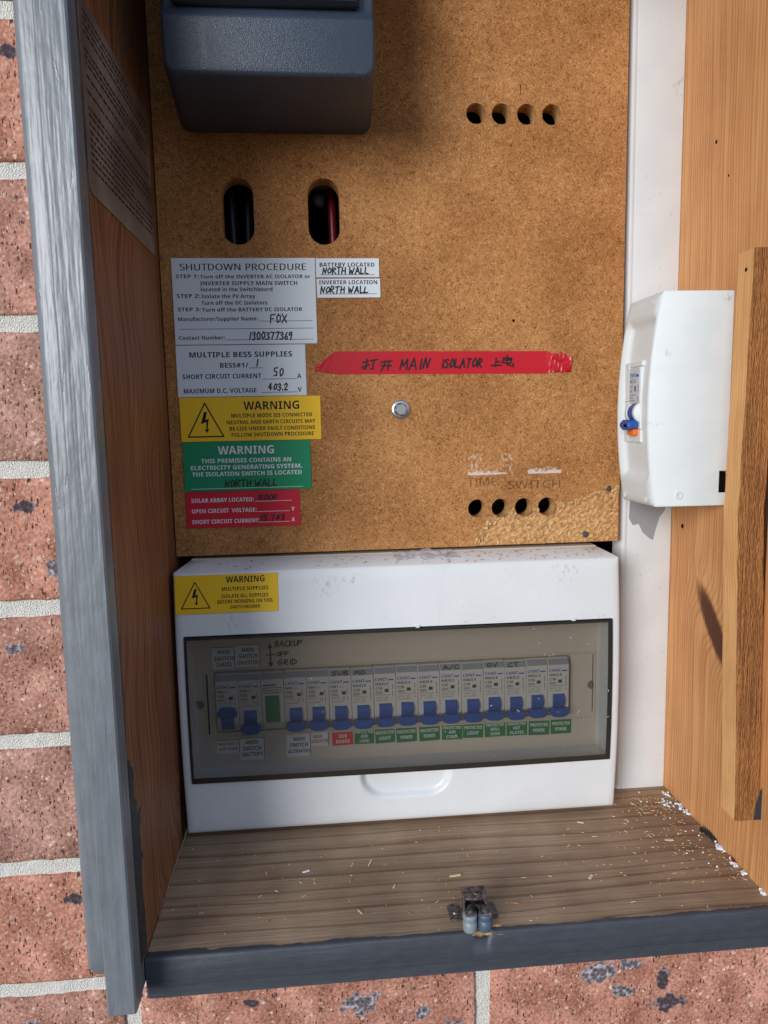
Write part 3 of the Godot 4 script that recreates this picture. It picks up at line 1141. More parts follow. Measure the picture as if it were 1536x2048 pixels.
		for e in [0, 1]:
			if (j == 0 and e == 0) or (j == ys2.size() - 2 and e == 1):
				for k in range(1, 5):
					if e == 0:
						tri(s, r0[0][0], r0[0][k + 1], r0[0][k])
					else:
						tri(s, r0[1][0], r0[1][k], r0[1][k + 1])
	for n in [[122.0, 160.5, 1.3]]:
		var hs := new_st()
		xf = Transform3D(Basis(Vector3(0, 0, 1), Vector3(0, 1, 0), Vector3(-1, 0, 0)), Vector3(left.call(n[1]) + 0.1, n[1], n[0]))
		lathe(hs, [[n[2], 0.0], [n[2] * 0.7, 0.25], [0.01, 0.25]], 10)
		xf = Transform3D.IDENTITY
		obj("nail_hole", hs, mt.void, t)
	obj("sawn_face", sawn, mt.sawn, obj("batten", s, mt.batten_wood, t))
	s = new_st()
	rbox(s, Vector3(282.5, -200, 104), Vector3(287, 172, 124), 0.3)
	obj("packer", s, mt.dark_wood, t)
	s = new_st()
	cap(s, PackedVector2Array([Vector2(281.6, -200.3), Vector2(287.2, -200.3), Vector2(287.4, -176.0), Vector2(285.2, -180.5), Vector2(283.0, -188.0)]), 131.6)
	obj("paint_drip", s, mt.dark_paint, t)
	s = new_st()
	rbox(s, Vector3(287.2, -265.3, 162.6), Vector3(303, 470, 177.7), 1.0)
	obj("front_stile", s, mt.grey_paint, t)
	s = new_st()
	rbox(s, Vector3(-134, 470.2, -100), Vector3(303, 488, 177), 0.5)
	obj("top_board", s, mt.left_wood, t)
	s = new_st()
	rbox(s, Vector3(-134, -267, -112), Vector3(303, 488, -100.3), 0.5)
	obj("back_board", s, mt.dark_wood, t)
	for n in [[44.2, 264.6, 1.4], [13.3, -17.1, 2.0], [62.0, 236.0, 0.9]]:
		s = new_st()
		xf = Transform3D(Basis(Vector3(0, 0, -1), Vector3.UP, Vector3(1, 0, 0)).transposed().inverse(), Vector3.ZERO)
		xf = Transform3D(Basis(Vector3(0, 0, 1), Vector3(0, 1, 0), Vector3(-1, 0, 0)), Vector3(286.7, n[1], n[0]))
		lathe(s, [[n[2], 0.0], [n[2] * 0.7, 0.25], [0.01, 0.25]], 10)
		xf = Transform3D.IDENTITY
		obj("nail_head", s, mt.void, t)


# ---------------------------------------------------------------- chipboard
func backing_board() -> void:
	var t := thing("backing_board", "tan fibreboard backing panel with drilled holes and a torn lower right corner", "board", Vector3(61, -30, -8))
	var torn := PackedVector2Array()
	for p in [[117.5, -31.0], [127.5, -14.0], [133.0, -7.5], [146.5, 0.2], [152.0, -1.5], [166.0, -1.2], [170.5, 0.4], [184.5, 5.6], [190.5, 3.8], [205.0, 6.2], [216.5, 10.4], [230.0, 15.8], [240.5, 16.6], [240.5, -31.0]]:
		torn.append(Vector2(p[0], p[1]))
	var holes := []
	for i in 4:
		holes.append(ngon(122.2 + 19.4 * i, 299.2, 7.5, 28))
		holes.append(ngon(121.8 + 19.1 * i, 0.6, 7.3, 28))
	for x in [-57.6, 6.2]:
		var sl := PackedVector2Array()
		for p in ngon(0, 0, 11.9, 40):
			sl.append(Vector2(x + p.x, 228.2 + p.y + (12.0 if p.y > 0 else -12.0)))
		holes.append(sl)
	var cuts := [-30.0, 0.6, 228.2, 299.2, 462.0]
	var s := new_st()
	for k in 4:
		var parts := [PackedVector2Array([Vector2(-116.2, cuts[k]), Vector2(239.5, cuts[k]), Vector2(239.5, cuts[k + 1]), Vector2(-116.2, cuts[k + 1])])]
		for hole in holes + [torn]:
			var next := []
			for p in parts:
				next.append_array(Geometry2D.clip_polygons(p, hole))
			parts = next
		for p in parts:
			if not Geometry2D.is_polygon_clockwise(p) and p.size() > 2:
				cap(s, p, 0.0)
	for a in [[Vector2(-116.2, -30), Vector2(239.5, -30)], [Vector2(239.5, -30), Vector2(239.5, 462)], [Vector2(239.5, 462), Vector2(-116.2, 462)], [Vector2(-116.2, 462), Vector2(-116.2, -30)]]:
		quad(s, v3(a[0], -16.0), v3(a[1], -16.0), v3(a[1], 0.0 if a[0].y > 0 or a[1].y > 0 else -2.4), v3(a[0], 0.0))
	obj("panel_face", s, mt.board, t)
	for hole in holes:
		s = new_st()
		s.set_smooth_group(0)
		var n: int = hole.size()
		for i in n:
			var a: Vector2 = hole[i]
			var b: Vector2 = hole[(i + 1) % n]
			quad(s, v3(a, -16.0), v3(a, 0.0), v3(b, 0.0), v3(b, -16.0))
		obj("hole_lining", s, mt.torn, t)
	# the torn corner: a rough bed a few millimetres down, with lifted flakes
	s = new_st()
	s.set_smooth_group(0)
	var n1 := noise(31, 0.11, 4)
	var n2 := noise(32, 0.03, 2)
	var bed := func(x: float, y: float) -> Vector3:
		var d := 99.0
		for i in torn.size() - 2:
			var c := Geometry2D.get_closest_point_to_segment(Vector2(x, y), torn[i], torn[i + 1])
			d = minf(d, c.distance_to(Vector2(x, y)))
		return Vector3(x, y, -0.25 - 2.3 * smoothstep(0.0, 7.0, d) + n1.get_noise_2d(x * 1.2 + y * 0.8, y * 3.2 - x * 1.4) * 1.5 * smoothstep(-0.5, 3.0, d) + n2.get_noise_2d(x, y) * 0.8)
	var skip := func(x: float, y: float) -> bool:
		for hole in holes:
			if Geometry2D.is_point_in_polygon(Vector2(x, y), hole):
				return true
		return not Geometry2D.is_point_in_polygon(Vector2(x, y), torn)
	sheet(s, steps(115.0, 239.5, 150), steps(-30.0, 18.0, 58), bed, skip)
	obj("torn_corner", s, mt.torn, t)
	for tone in 2:
		s = new_st()
		for k in 190:
			var x := rng.randf_range(118.0, 239.0)
			var y := rng.randf_range(-28.0, 16.0)
			if skip.call(x, y):
				continue
			var p: Vector3 = bed.call(x, y)
			var a := rng.randf() * TAU if rng.randf() < 0.4 else rng.randfn(1.2, 0.5)
			shard(s, p + Vector3(0, 0, 0.35), Vector3(cos(a), sin(a), rng.randf_range(-0.1, 0.22)), Vector3(0, 0, 1), rng.randf_range(1.2, 5.0), rng.randf_range(0.7, 2.6), 0.22)
		var o := obj("flakes", s, mt.chip_light if tone == 0 else mt.torn, t)
		o.set_meta("kind", "stuff")
	for p in [[230.6, 13.6], [212.0, -23.6]]:
		s = new_st()
		xf.origin = Vector3(p[0], p[1], -2.0)
		lathe(s, [[2.4, 0.0], [2.4, 1.6], [1.8, 2.2], [0.01, 2.3]], 14)
		xf = Transform3D.IDENTITY
		obj("screw_head", s, mt.screw, t)
	s = new_st()
	letters(s, "TIME", 114.0, 18.9, 23.5, 6.3, 0.06)
	letters(s, "SWITCH", 146.8, 15.6, 43.0, 6.5, 0.06)
	obj("lettering", s, mt.faded, t)
	s = new_st()
	xf.origin = Vector3(151.2, 147.4, 0)
	lathe(s, [[1.1, 0.05], [0.01, 0.08]], 10)
	xf = Transform3D.IDENTITY
	obj("pin_hole", s, mt.void, t)
	s = new_st()
	bar(s, Vector2(155.8, 321.0), Vector2(156.3, 316.0), 0.5, 0.05)
	bar(s, Vector2(156.3, 316.0), Vector2(155.6, 312.5), 0.35, 0.06)
	obj("scratch", s, mt.void, t)
	var b := thing("hex_bolt", "zinc plated hex head bolt with washer in the fibreboard panel", "bolt", Vector3(61.4, 80.3, 0))
	s = new_st()
	s.set_smooth_group(0)
	xf.origin = Vector3(61.4, 80.3, 0)
	lathe(s, [[7.4, 0.1], [7.5, 0.9], [7.1, 1.5], [5.6, 1.9], [5.0, 1.9]], 36)
	obj("washer", s, mt.zinc, b)
	s = new_st()
	var hx := PackedVector2Array()
	for i in 6:
		hx.append(Vector2.from_angle(TAU * i / 6.0 + 0.2) * 4.9)
	prism(s, hx, 1.8, 6.2, 0.7)
	obj("hex_head", s, mt.zinc, b)
	xf = Transform3D.IDENTITY


func shard(s: SurfaceTool, p: Vector3, dir: Vector3, up: Vector3, l: float, w: float, h: float) -> void:
	dir = dir.normalized()
	var side := up.cross(dir).normalized()
	var top := dir.cross(side)
	var a := p - dir * l * 0.5
	var b := p + dir * l * 0.5
	var q := [a - side * w * 0.3, b - side * w * 0.5, b + side * w * 0.35, a + side * w * 0.5]
	var m := p + top * h * 0.5
	quad_out(s, q[0] + top * h, q[1] + top * h, q[2] + top * h * 0.8, q[3] + top * h * 1.1, m)
	for i in 4:
		var j := (i + 1) % 4
		quad_out(s, q[i], q[j], q[j] + top * h, q[i] + top * h, m)


func cover_strip() -> void:
	var t := thing("cover_strip", "off white painted vertical strip between the fibreboard and right side board", "strip", Vector3(265, SHELF, -14))
	var s := new_st()
	s.set_smooth_group(0)
	var prof := [Vector2(286.7, -22.0), Vector2(286.7, -5.2), Vector2(286.0, -5.0), Vector2(250.0, -5.0), Vector2(249.2, -5.6), Vector2(248.6, -5.5), Vector2(247.0, -4.9), Vector2(245.2, -5.8), Vector2(243.9, -8.0), Vector2(243.5, -22.0)]
	for i in prof.size() - 1:
		for y in [[-248.6, -100.0], [-100.0, 150.0], [150.0, 466.0]]:
			quad(s, Vector3(prof[i].x, y[0], prof[i].y), Vector3(prof[i].x, y[1], prof[i].y), Vector3(prof[i + 1].x, y[1], prof[i + 1].y), Vector3(prof[i + 1].x, y[0], prof[i + 1].y))
	obj("strip_board", s, mt.strip, t)
	s = new_st()
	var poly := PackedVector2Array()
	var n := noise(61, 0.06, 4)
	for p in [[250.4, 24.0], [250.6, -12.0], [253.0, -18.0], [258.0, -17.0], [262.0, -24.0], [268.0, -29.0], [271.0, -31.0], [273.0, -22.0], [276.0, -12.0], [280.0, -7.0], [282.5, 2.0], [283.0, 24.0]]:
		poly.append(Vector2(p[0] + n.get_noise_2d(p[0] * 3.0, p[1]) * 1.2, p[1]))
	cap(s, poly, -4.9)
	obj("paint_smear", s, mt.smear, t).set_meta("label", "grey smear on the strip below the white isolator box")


# ---------------------------------------------------------------- meter
func meter() -> void:
	var t := thing("electricity_meter", "dark blue grey plastic electricity meter at the top of the fibreboard", "meter", Vector3(-24, 283, 0))
	var s := new_st()
	s.set_smooth_group(0)
	var zf := func(y: float) -> float:
		if y < 313.5:
			return lerpf(89.6, 93.0, (y - 284.0) / 29.5)
		return 93.0 - 4.5 * smoothstep(313.5, 322.0, y)
	var ring := func(x0: float, x1: float, y0: float, y1: float, r: float) -> Array:
		var out := []
		for y in [y1, 420.0, 380.0, 350.0, 335.0, 325.0, 322.0, 319.0, 316.5, 314.5, 313.5, 312.5, 311.0, 308.0, 300.0]:
			out.append(Vector2(x0, y))
		for i in 7:
			var a := PI + PI * 0.5 * i / 6.0
			out.append(Vector2(x0 + r + r * cos(a), y0 + r + r * sin(a)))
		var m := out.size()
		for i in m:
			var p: Vector2 = out[m - 1 - i]
			out.append(Vector2(x0 + x1 - p.x, p.y))
		return out
	var rings := [ring.call(-96.0, 43.0, 283.0, 462.0, 9.0), ring.call(-89.2, 39.6, 283.4, 462.0, 7.0), ring.call(-88.4, 39.0, 283.9, 462.0, 6.5), ring.call(-86.6, 37.4, 285.4, 462.0, 6.0)]
	var zz := func(k: int, p: Vector2) -> float:
		return [0.5, zf.call(p.y) - 3.0, zf.call(p.y) - 1.0, zf.call(p.y)][k]
	for k in 3:
		var n: int = rings[k].size()
		for i in n - 1:
			var a: Vector2 = rings[k][i]
			var b: Vector2 = rings[k][i + 1]
			var c: Vector2 = rings[k + 1][i + 1]
			var d: Vector2 = rings[k + 1][i]
			quad(s, v3(a, zz.call(k, a)), v3(b, zz.call(k, b)), v3(c, zz.call(k + 1, c)), v3(d, zz.call(k + 1, d)))
	var f: Array = rings[3]
	for i in f.size() / 2 - 1:
		var a: Vector2 = f[i]
		var b: Vector2 = f[i + 1]
		var c: Vector2 = f[f.size() - 2 - i]
		var d: Vector2 = f[f.size() - 1 - i]
		quad(s, v3(a, zf.call(a.y)), v3(b, zf.call(b.y)), v3(c, zf.call(c.y)), v3(d, zf.call(d.y)))
	obj("meter_case", s, mt.meter, t)
	s = new_st()
	rbox(s, Vector3(-82.5, 321.5, 86), Vector3(30.5, 458, 95.5), 2.0)
	obj("display_cover", s, mt.meter_black, t)
	s = new_st()
	rbox(s, Vector3(8.0, 324.5, 95.0), Vector3(28.0, 329.0, 96.0), 0.5)
	obj("cover_lip", s, mt.meter, t)
	s = new_st()
	xf.origin = Vector3(-27.0, 325.5, 95.2)
	tube(s, [Vector3(-3, 2.5, 0.5), Vector3(-1, 0, 1.5), Vector3(1.5, -0.6, 1.5), Vector3(3.0, 2.0, 0.5)], 0.7, 6)
	xf = Transform3D.IDENTITY
	obj("seal_wire", s, mt.rust, t)


# ---------------------------------------------------------------- switchboard
func bow(y: float) -> float:
	var q := (y + 140.4) / 103.0
	return 30.0 + 6.0 * (1.0 - q * q)


func switchboard() -> void:
	var t := thing("switchboard", "white plastic switchboard with a smoked flip lid over a row of breakers", "switchboard", Vector3(57, -243, 0))
	var s := new_st()
	s.set_smooth_group(0)
	var wx0 := -107.6
	var wx1 := 221.6
	var wy0 := -200.8
	var wy1 := -84.6
	var xs := [-113.6, -112.6, -110.0, wx0, -90.0, -60.0, -30.0, 0.0] + steps(17.0, 98.0, 60) + [120.0, 150.0, 180.0, 205.0, wx1, 225.0, 226.8, 227.8]
	var ys := [-243.6, -242.6, -240.0, -234.0] + steps(-228.0, wy0, 26) + steps(wy0 + 8.3, wy1 - 8.3, 12) + [wy1] + steps(-78.0, -42.0, 7) + [-38.6, -37.4]
	var front := func(x: float, y: float) -> Vector3:
		var e := minf(minf(x + 113.6, 227.8 - x), minf(y + 243.6, -37.4 - y))
		var z := bow(y) - 1.6 * pow(1.0 - clampf(e / 3.0, 0.0, 1.0), 2.0)
		var q := Vector2(maxf(absf(x - 57.4) - 17.0, 0.0), maxf(-204.0 - y, 0.0)).length()
		z -= 4.6 * smoothstep(19.5, 14.5, q) * (1.0 if y <= wy0 + 0.1 else 0.0)
		return Vector3(x, y, z)
	sheet(s, xs, ys, front, func(x: float, y: float) -> bool: return x > wx0 and x < wx1 and y > wy0 and y < wy1)
	# sides fall back to the base
	var edge := func(x: float, y: float) -> Vector3: return front.call(x, y)
	var back := func(x: float, y: float) -> Vector3:
		return Vector3(clampf(x, -105.0, 219.8), clampf(y, -246.5, -33.0) if y < -100.0 else minf(y + 4.6, -33.0), 3.0)
	for i in xs.size() - 1:
		quad(s, edge.call(xs[i], -37.4), edge.call(xs[i + 1], -37.4), back.call(xs[i + 1], -37.4), back.call(xs[i], -37.4))
		quad(s, edge.call(xs[i + 1], -243.6), edge.call(xs[i], -243.6), back.call(xs[i], -246.5), back.call(xs[i + 1], -246.5))
	for j in ys.size() - 1:
		quad(s, edge.call(-113.6, ys[j]), edge.call(-113.6, ys[j + 1]), back.call(-105.0, ys[j + 1]), back.call(-105.0, ys[j]))
		quad(s, edge.call(227.8, ys[j + 1]), edge.call(227.8, ys[j]), back.call(219.8, ys[j]), back.call(219.8, ys[j + 1]))
	obj("faceplate", s, mt.white, t)
	s = new_st()
	for j in ys.size() - 1:
		if ys[j] >= wy0 - 0.01 and ys[j + 1] <= wy1 + 0.01:
			quad(s, Vector3(wx0, ys[j], bow(ys[j])), Vector3(wx0, ys[j], 6), Vector3(wx0, ys[j + 1], 6), Vector3(wx0, ys[j + 1], bow(ys[j + 1])))
			quad(s, Vector3(wx1, ys[j], 6), Vector3(wx1, ys[j], bow(ys[j])), Vector3(wx1, ys[j + 1], bow(ys[j + 1])), Vector3(wx1, ys[j + 1], 6))
	for i in xs.size() - 1:
		if xs[i] >= wx0 - 0.01 and xs[i + 1] <= wx1 + 0.01:
			quad(s, Vector3(xs[i], wy1, 6), Vector3(xs[i + 1], wy1, 6), Vector3(xs[i + 1], wy1, bow(wy1)), Vector3(xs[i], wy1, bow(wy1)))
			quad(s, Vector3(xs[i + 1], wy0, 6), Vector3(xs[i], wy0, 6), front.call(xs[i], wy0), front.call(xs[i + 1], wy0))
	obj("window_reveal", s, mt.white, t)
	s = new_st()
	rbox(s, Vector3(-106.0, -248.0, -60.0), Vector3(221.0, -32.4, 2.6), 1.5)
	obj("enclosure", s, mt.panel, t)
	# inner cover with the slot for the breakers
	s = new_st()
	var cx0 := -91.2
	var cx1 := 198.6
	var cy0 := -173.4
	var cy1 := -122.6
	rbox(s, Vector3(wx0, cy1, 3.0), Vector3(wx1, wy1 + 0.5, 6.0), 0.3)
	rbox(s, Vector3(wx0, wy0 - 0.5, 3.0), Vector3(wx1, cy0, 6.0), 0.3)
	rbox(s, Vector3(wx0, cy0 - 0.2, 3.0), Vector3(cx0, cy1 + 0.2, 5.98), 0.3)
	rbox(s, Vector3(cx1, cy0 - 0.2, 3.0), Vector3(wx1, cy1 + 0.2, 5.98), 0.3)
	obj("inner_cover", s, mt.panel, t)
	s = new_st()
	for e in [[-99.6, -121.6, 219.4, -120.2], [-99.6, -177.4, 219.4, -176.0], [-99.6, -177.4, -98.2, -120.2], [218.0, -177.4, 219.4, -120.2]]:
		rbox(s, Vector3(e[0], e[1], 5.5), Vector3(e[2], e[3], 7.1), 0.5)
	obj("slot_rim", s, mt.panel, t)
	for e in [[-108.0 + 8.5, -149.5], [225.0 - 9.0, -148.5]]:
		pass
	for e in [-103.6, 220.0 - 3.6]:
		s = new_st()
		xf.origin = Vector3(e, -149.0, 6.0)
		lathe(s, [[3.6, 0.15], [3.0, 0.6], [2.2, 0.1], [0.01, 0.05]], 20)
		xf = Transform3D.IDENTITY
		obj("screw_cup", s, mt.cup, t)
	s = new_st()
	quad(s, Vector3(-97.6, -174.0, 6.1), Vector3(-96.4, -174.0, 6.1), Vector3(-96.4, -124.5, 6.1), Vector3(-97.6, -124.5, 6.1))
	obj("slot_line", s, mt.void, t)
	s = new_st()
	quad(s, Vector3(216.9, -172.0, 6.1), Vector3(217.5, -172.0, 6.1), Vector3(217.5, -122.5, 6.1), Vector3(216.9, -122.5, 6.1))
	obj("slot_line", s, mt.void, t)
	# smoked lid: a bowed sheet with rims turned back
	s = new_st()
	s.set_smooth_group(0)
	var lx0 := wx0 + 0.7
	var lx1 := wx1 - 0.7
	var ly0 := wy0 + 0.7
	var ly1 := wy1 - 0.7
	var lid := func(x: float, y: float) -> Vector3:
		return Vector3(x, y, bow(y) + 1.4 + 1.2 * (1.0 - pow((x - 57.0) / 165.0, 2.0)))
	sheet(s, steps(lx0, lx1, 24), steps(ly0, ly1, 16), lid)
	var ld := obj("lid", s, mt.smoke, t)
	s = new_st()
	for i in 24:
		var a: float = lerpf(lx0, lx1, i / 24.0)
		var b: float = lerpf(lx0, lx1, (i + 1) / 24.0)
		for y in [ly0, ly1]:
			var p: Vector3 = lid.call(a, y)
			var q: Vector3 = lid.call(b, y)
			var inn: float = 4.2 if y == ly0 else -2.0
			quad(s, p + Vector3(0, 0, 0.05), q + Vector3(0, 0, 0.05), q + Vector3(0, inn, 0.05), p + Vector3(0, inn, 0.05))
			quad(s, p, q, q - Vector3(0, 0, 9), p - Vector3(0, 0, 9))
	for j in 16:
		var a: float = lerpf(ly0, ly1, j / 16.0)
		var b: float = lerpf(ly0, ly1, (j + 1) / 16.0)
		for x in [lx0, lx1]:
			var p: Vector3 = lid.call(x, a)
			var q: Vector3 = lid.call(x, b)
			var inn: float = 1.6 if x == lx0 else -3.4
			quad(s, p + Vector3(0, 0, 0.06), q + Vector3(0, 0, 0.06), q + Vector3(inn, 0, 0.06), p + Vector3(inn, 0, 0.06))
			quad(s, p, q, q - Vector3(0, 0, 9), p - Vector3(0, 0, 9))
	obj("lid_rim", s, mt.smoke_rim, ld)
	for e in [-20.0 + 88.0, 190.0]:
		s = new_st()
		rbox(s, Vector3(e - 1.6, wy1 - 0.6, bow(wy1) - 2.0), Vector3(e + 1.6, wy1 + 1.2, bow(wy1) + 1.6), 0.4)
		obj("hinge_lug", s, mt.white, ld)
	s = new_st()
	for k in 40:
		var p: Vector3 = lid.call(rng.randf_range(lx0 + 4.0, lx1 - 4.0) if k < 20 else minf(lx1 - 3.0, lx1 - absf(rng.randfn(0.0, 60.0))), rng.randf_range(ly0 + 4.0, ly1 - 4.0))
		var a := rng.randf() * TAU
		shard(s, p + Vector3(0, 0, 0.03), Vector3(cos(a), sin(a), 0), Vector3(0, 0, 1), rng.randf_range(0.3, 1.5), rng.randf_range(0.15, 0.4), 0.1)
	obj("lid_dust", s, mt.crumb, ld).set_meta("kind", "stuff")
	dust_on_board(t)
	# handwriting on the inner cover: an arrow with three words
	s = new_st()
	bar(s, Vector2(-46.4, -118.0), Vector2(-46.4, -103.0), 1.1, 6.1)
	bar(s, Vector2(-50.0, -110.8), Vector2(-42.8, -110.4), 1.0, 6.13)
	cap(s, PackedVector2Array([Vector2(-48.6, -105.2), Vector2(-44.4, -105.2), Vector2(-46.8, -100.6)]), 6.16)
	cap(s, PackedVector2Array([Vector2(-48.4, -116.6), Vector2(-44.6, -116.6), Vector2(-45.6, -121.2), Vector2(-47.2, -121.0)]), 6.17)
	hand(s, "BACKUP", -42.6, -104.2, 20.6, 4.4, 6.2, 0.95, 0.15)
	hand(s, "OFF", -41.6, -111.9, 9.0, 3.2, 6.2, 0.95)
	hand(s, "GRID", -41.0, -119.3, 15.0, 4.2, 6.2, 0.95)
	obj("handwriting", s, mt.marker, t)
	breakers()
	inner_tags()


func dust_on_board(t: Node3D) -> void:
	var s := new_st()
	for k in 90:
		var x := rng.randf_range(60.0, 215.0) if rng.randf() < 0.8 else rng.randf_range(-90.0, 60.0)
		var q := rng.randf()
		var p := Vector3(x, lerpf(-37.2, -33.2, q), lerpf(28.0, 5.0, q))
		var a := rng.randf() * TAU
		shard(s, p, Vector3(cos(a), 0.1, sin(a)), Vector3(0, 1, 0.15), rng.randf_range(0.6, 3.4), rng.randf_range(0.4, 1.0), 0.3)
	var d := thing("wood_dust", "tan chipboard crumbs lying along the top edge of the white switchboard", "dust", Vector3(120, -35, 15))
	d.set_meta("kind", "stuff")
	s = new_st()
	for k in 110:
		var x := rng.randf_range(70.0, 215.0) if rng.randf() < 0.8 else rng.randf_range(-90.0, 60.0)
		var q := rng.randf()
		var p := Vector3(x, lerpf(-36.9, -33.0, q), lerpf(28.0, 5.0, q))
		var a := rng.randf() * TAU
		shard(s, p, Vector3(cos(a), 0.0, sin(a)), Vector3(0, 1, 0.15), rng.randf_range(0.5, 2.6), rng.randf_range(0.4, 1.0), 0.35)
	obj("crumbs", s, mt.chip_dark, d)
	org = Vector3(57, -243, 0)


# ---------------------------------------------------------------- circuit breakers
func mcb_body(s: SurfaceTool, w: float) -> void:
	var prof := [Vector2(24.0, -20.0), Vector2(24.0, 8.6), Vector2(23.2, 9.6), Vector2(19.4, 12.6), Vector2(18.8, 12.9), Vector2(-15.0, 12.9), Vector2(-16.2, 12.4), Vector2(-23.2, 7.6), Vector2(-24.0, 6.6), Vector2(-24.0, -20.0)]
	var c := 0.35
	for i in prof.size() - 1:
		var a: Vector2 = prof[i]
		var b: Vector2 = prof[i + 1]
		quad(s, Vector3(-w + c, a.x, a.y), Vector3(-w + c, b.x, b.y), Vector3(w - c, b.x, b.y), Vector3(w - c, a.x, a.y))
		for e in [-1.0, 1.0]:
			var p := Vector3(e * (w - c), a.x, a.y)
			var q := Vector3(e * (w - c), b.x, b.y)
			var p1 := Vector3(e * w, a.x - signf(a.x) * 0.25, a.y - 0.35)
			var q1 := Vector3(e * w, b.x - signf(b.x) * 0.25, b.y - 0.35)
			quad_out(s, p, q, q1, p1, Vector3.ZERO)
			quad_out(s, p1, q1, Vector3(e * w, b.x, -20), Vector3(e * w, a.x, -20), Vector3.ZERO)


func mcb_toggle(s: SurfaceTool) -> void:  # neck above, wide finger piece below
	var n := PackedVector2Array()
	for i in 9:
		var a := deg_to_rad(-70.0 + 140.0 * i / 8.0)
		n.append(Vector2(-11.0 + 6.6 * sin(a), 10.2 + 5.4 * cos(a)))
	for i in n.size() - 1:
		quad_out(s, Vector3(-4.8, n[i].x, n[i].y), Vector3(4.8, n[i].x, n[i].y), Vector3(4.8, n[i + 1].x, n[i + 1].y), Vector3(-4.8, n[i + 1].x, n[i + 1].y), Vector3(0, -11, 9))
		for e in [-4.8, 4.8]:
			quad_out(s, Vector3(e, n[i].x, n[i].y), Vector3(e, n[i + 1].x, n[i + 1].y), Vector3(e, n[i + 1].x, 9.0), Vector3(e, n[i].x, 9.0), Vector3(0, -11, 10))
	prism(s, PackedVector2Array([Vector2(-7.5, -17.6), Vector2(-4.8, -16.6), Vector2(4.8, -16.6), Vector2(7.5, -17.6), Vector2(7.6, -20.8), Vector2(6.2, -22.8), Vector2(3.2, -23.8), Vector2(-3.2, -23.8), Vector2(-6.2, -22.8), Vector2(-7.6, -20.8)]), 9.0, 17.6, 0.7)
	rbox(s, Vector3(-4.9, -12.2, 14.0), Vector3(4.9, -11.6, 16.2), 0.2)


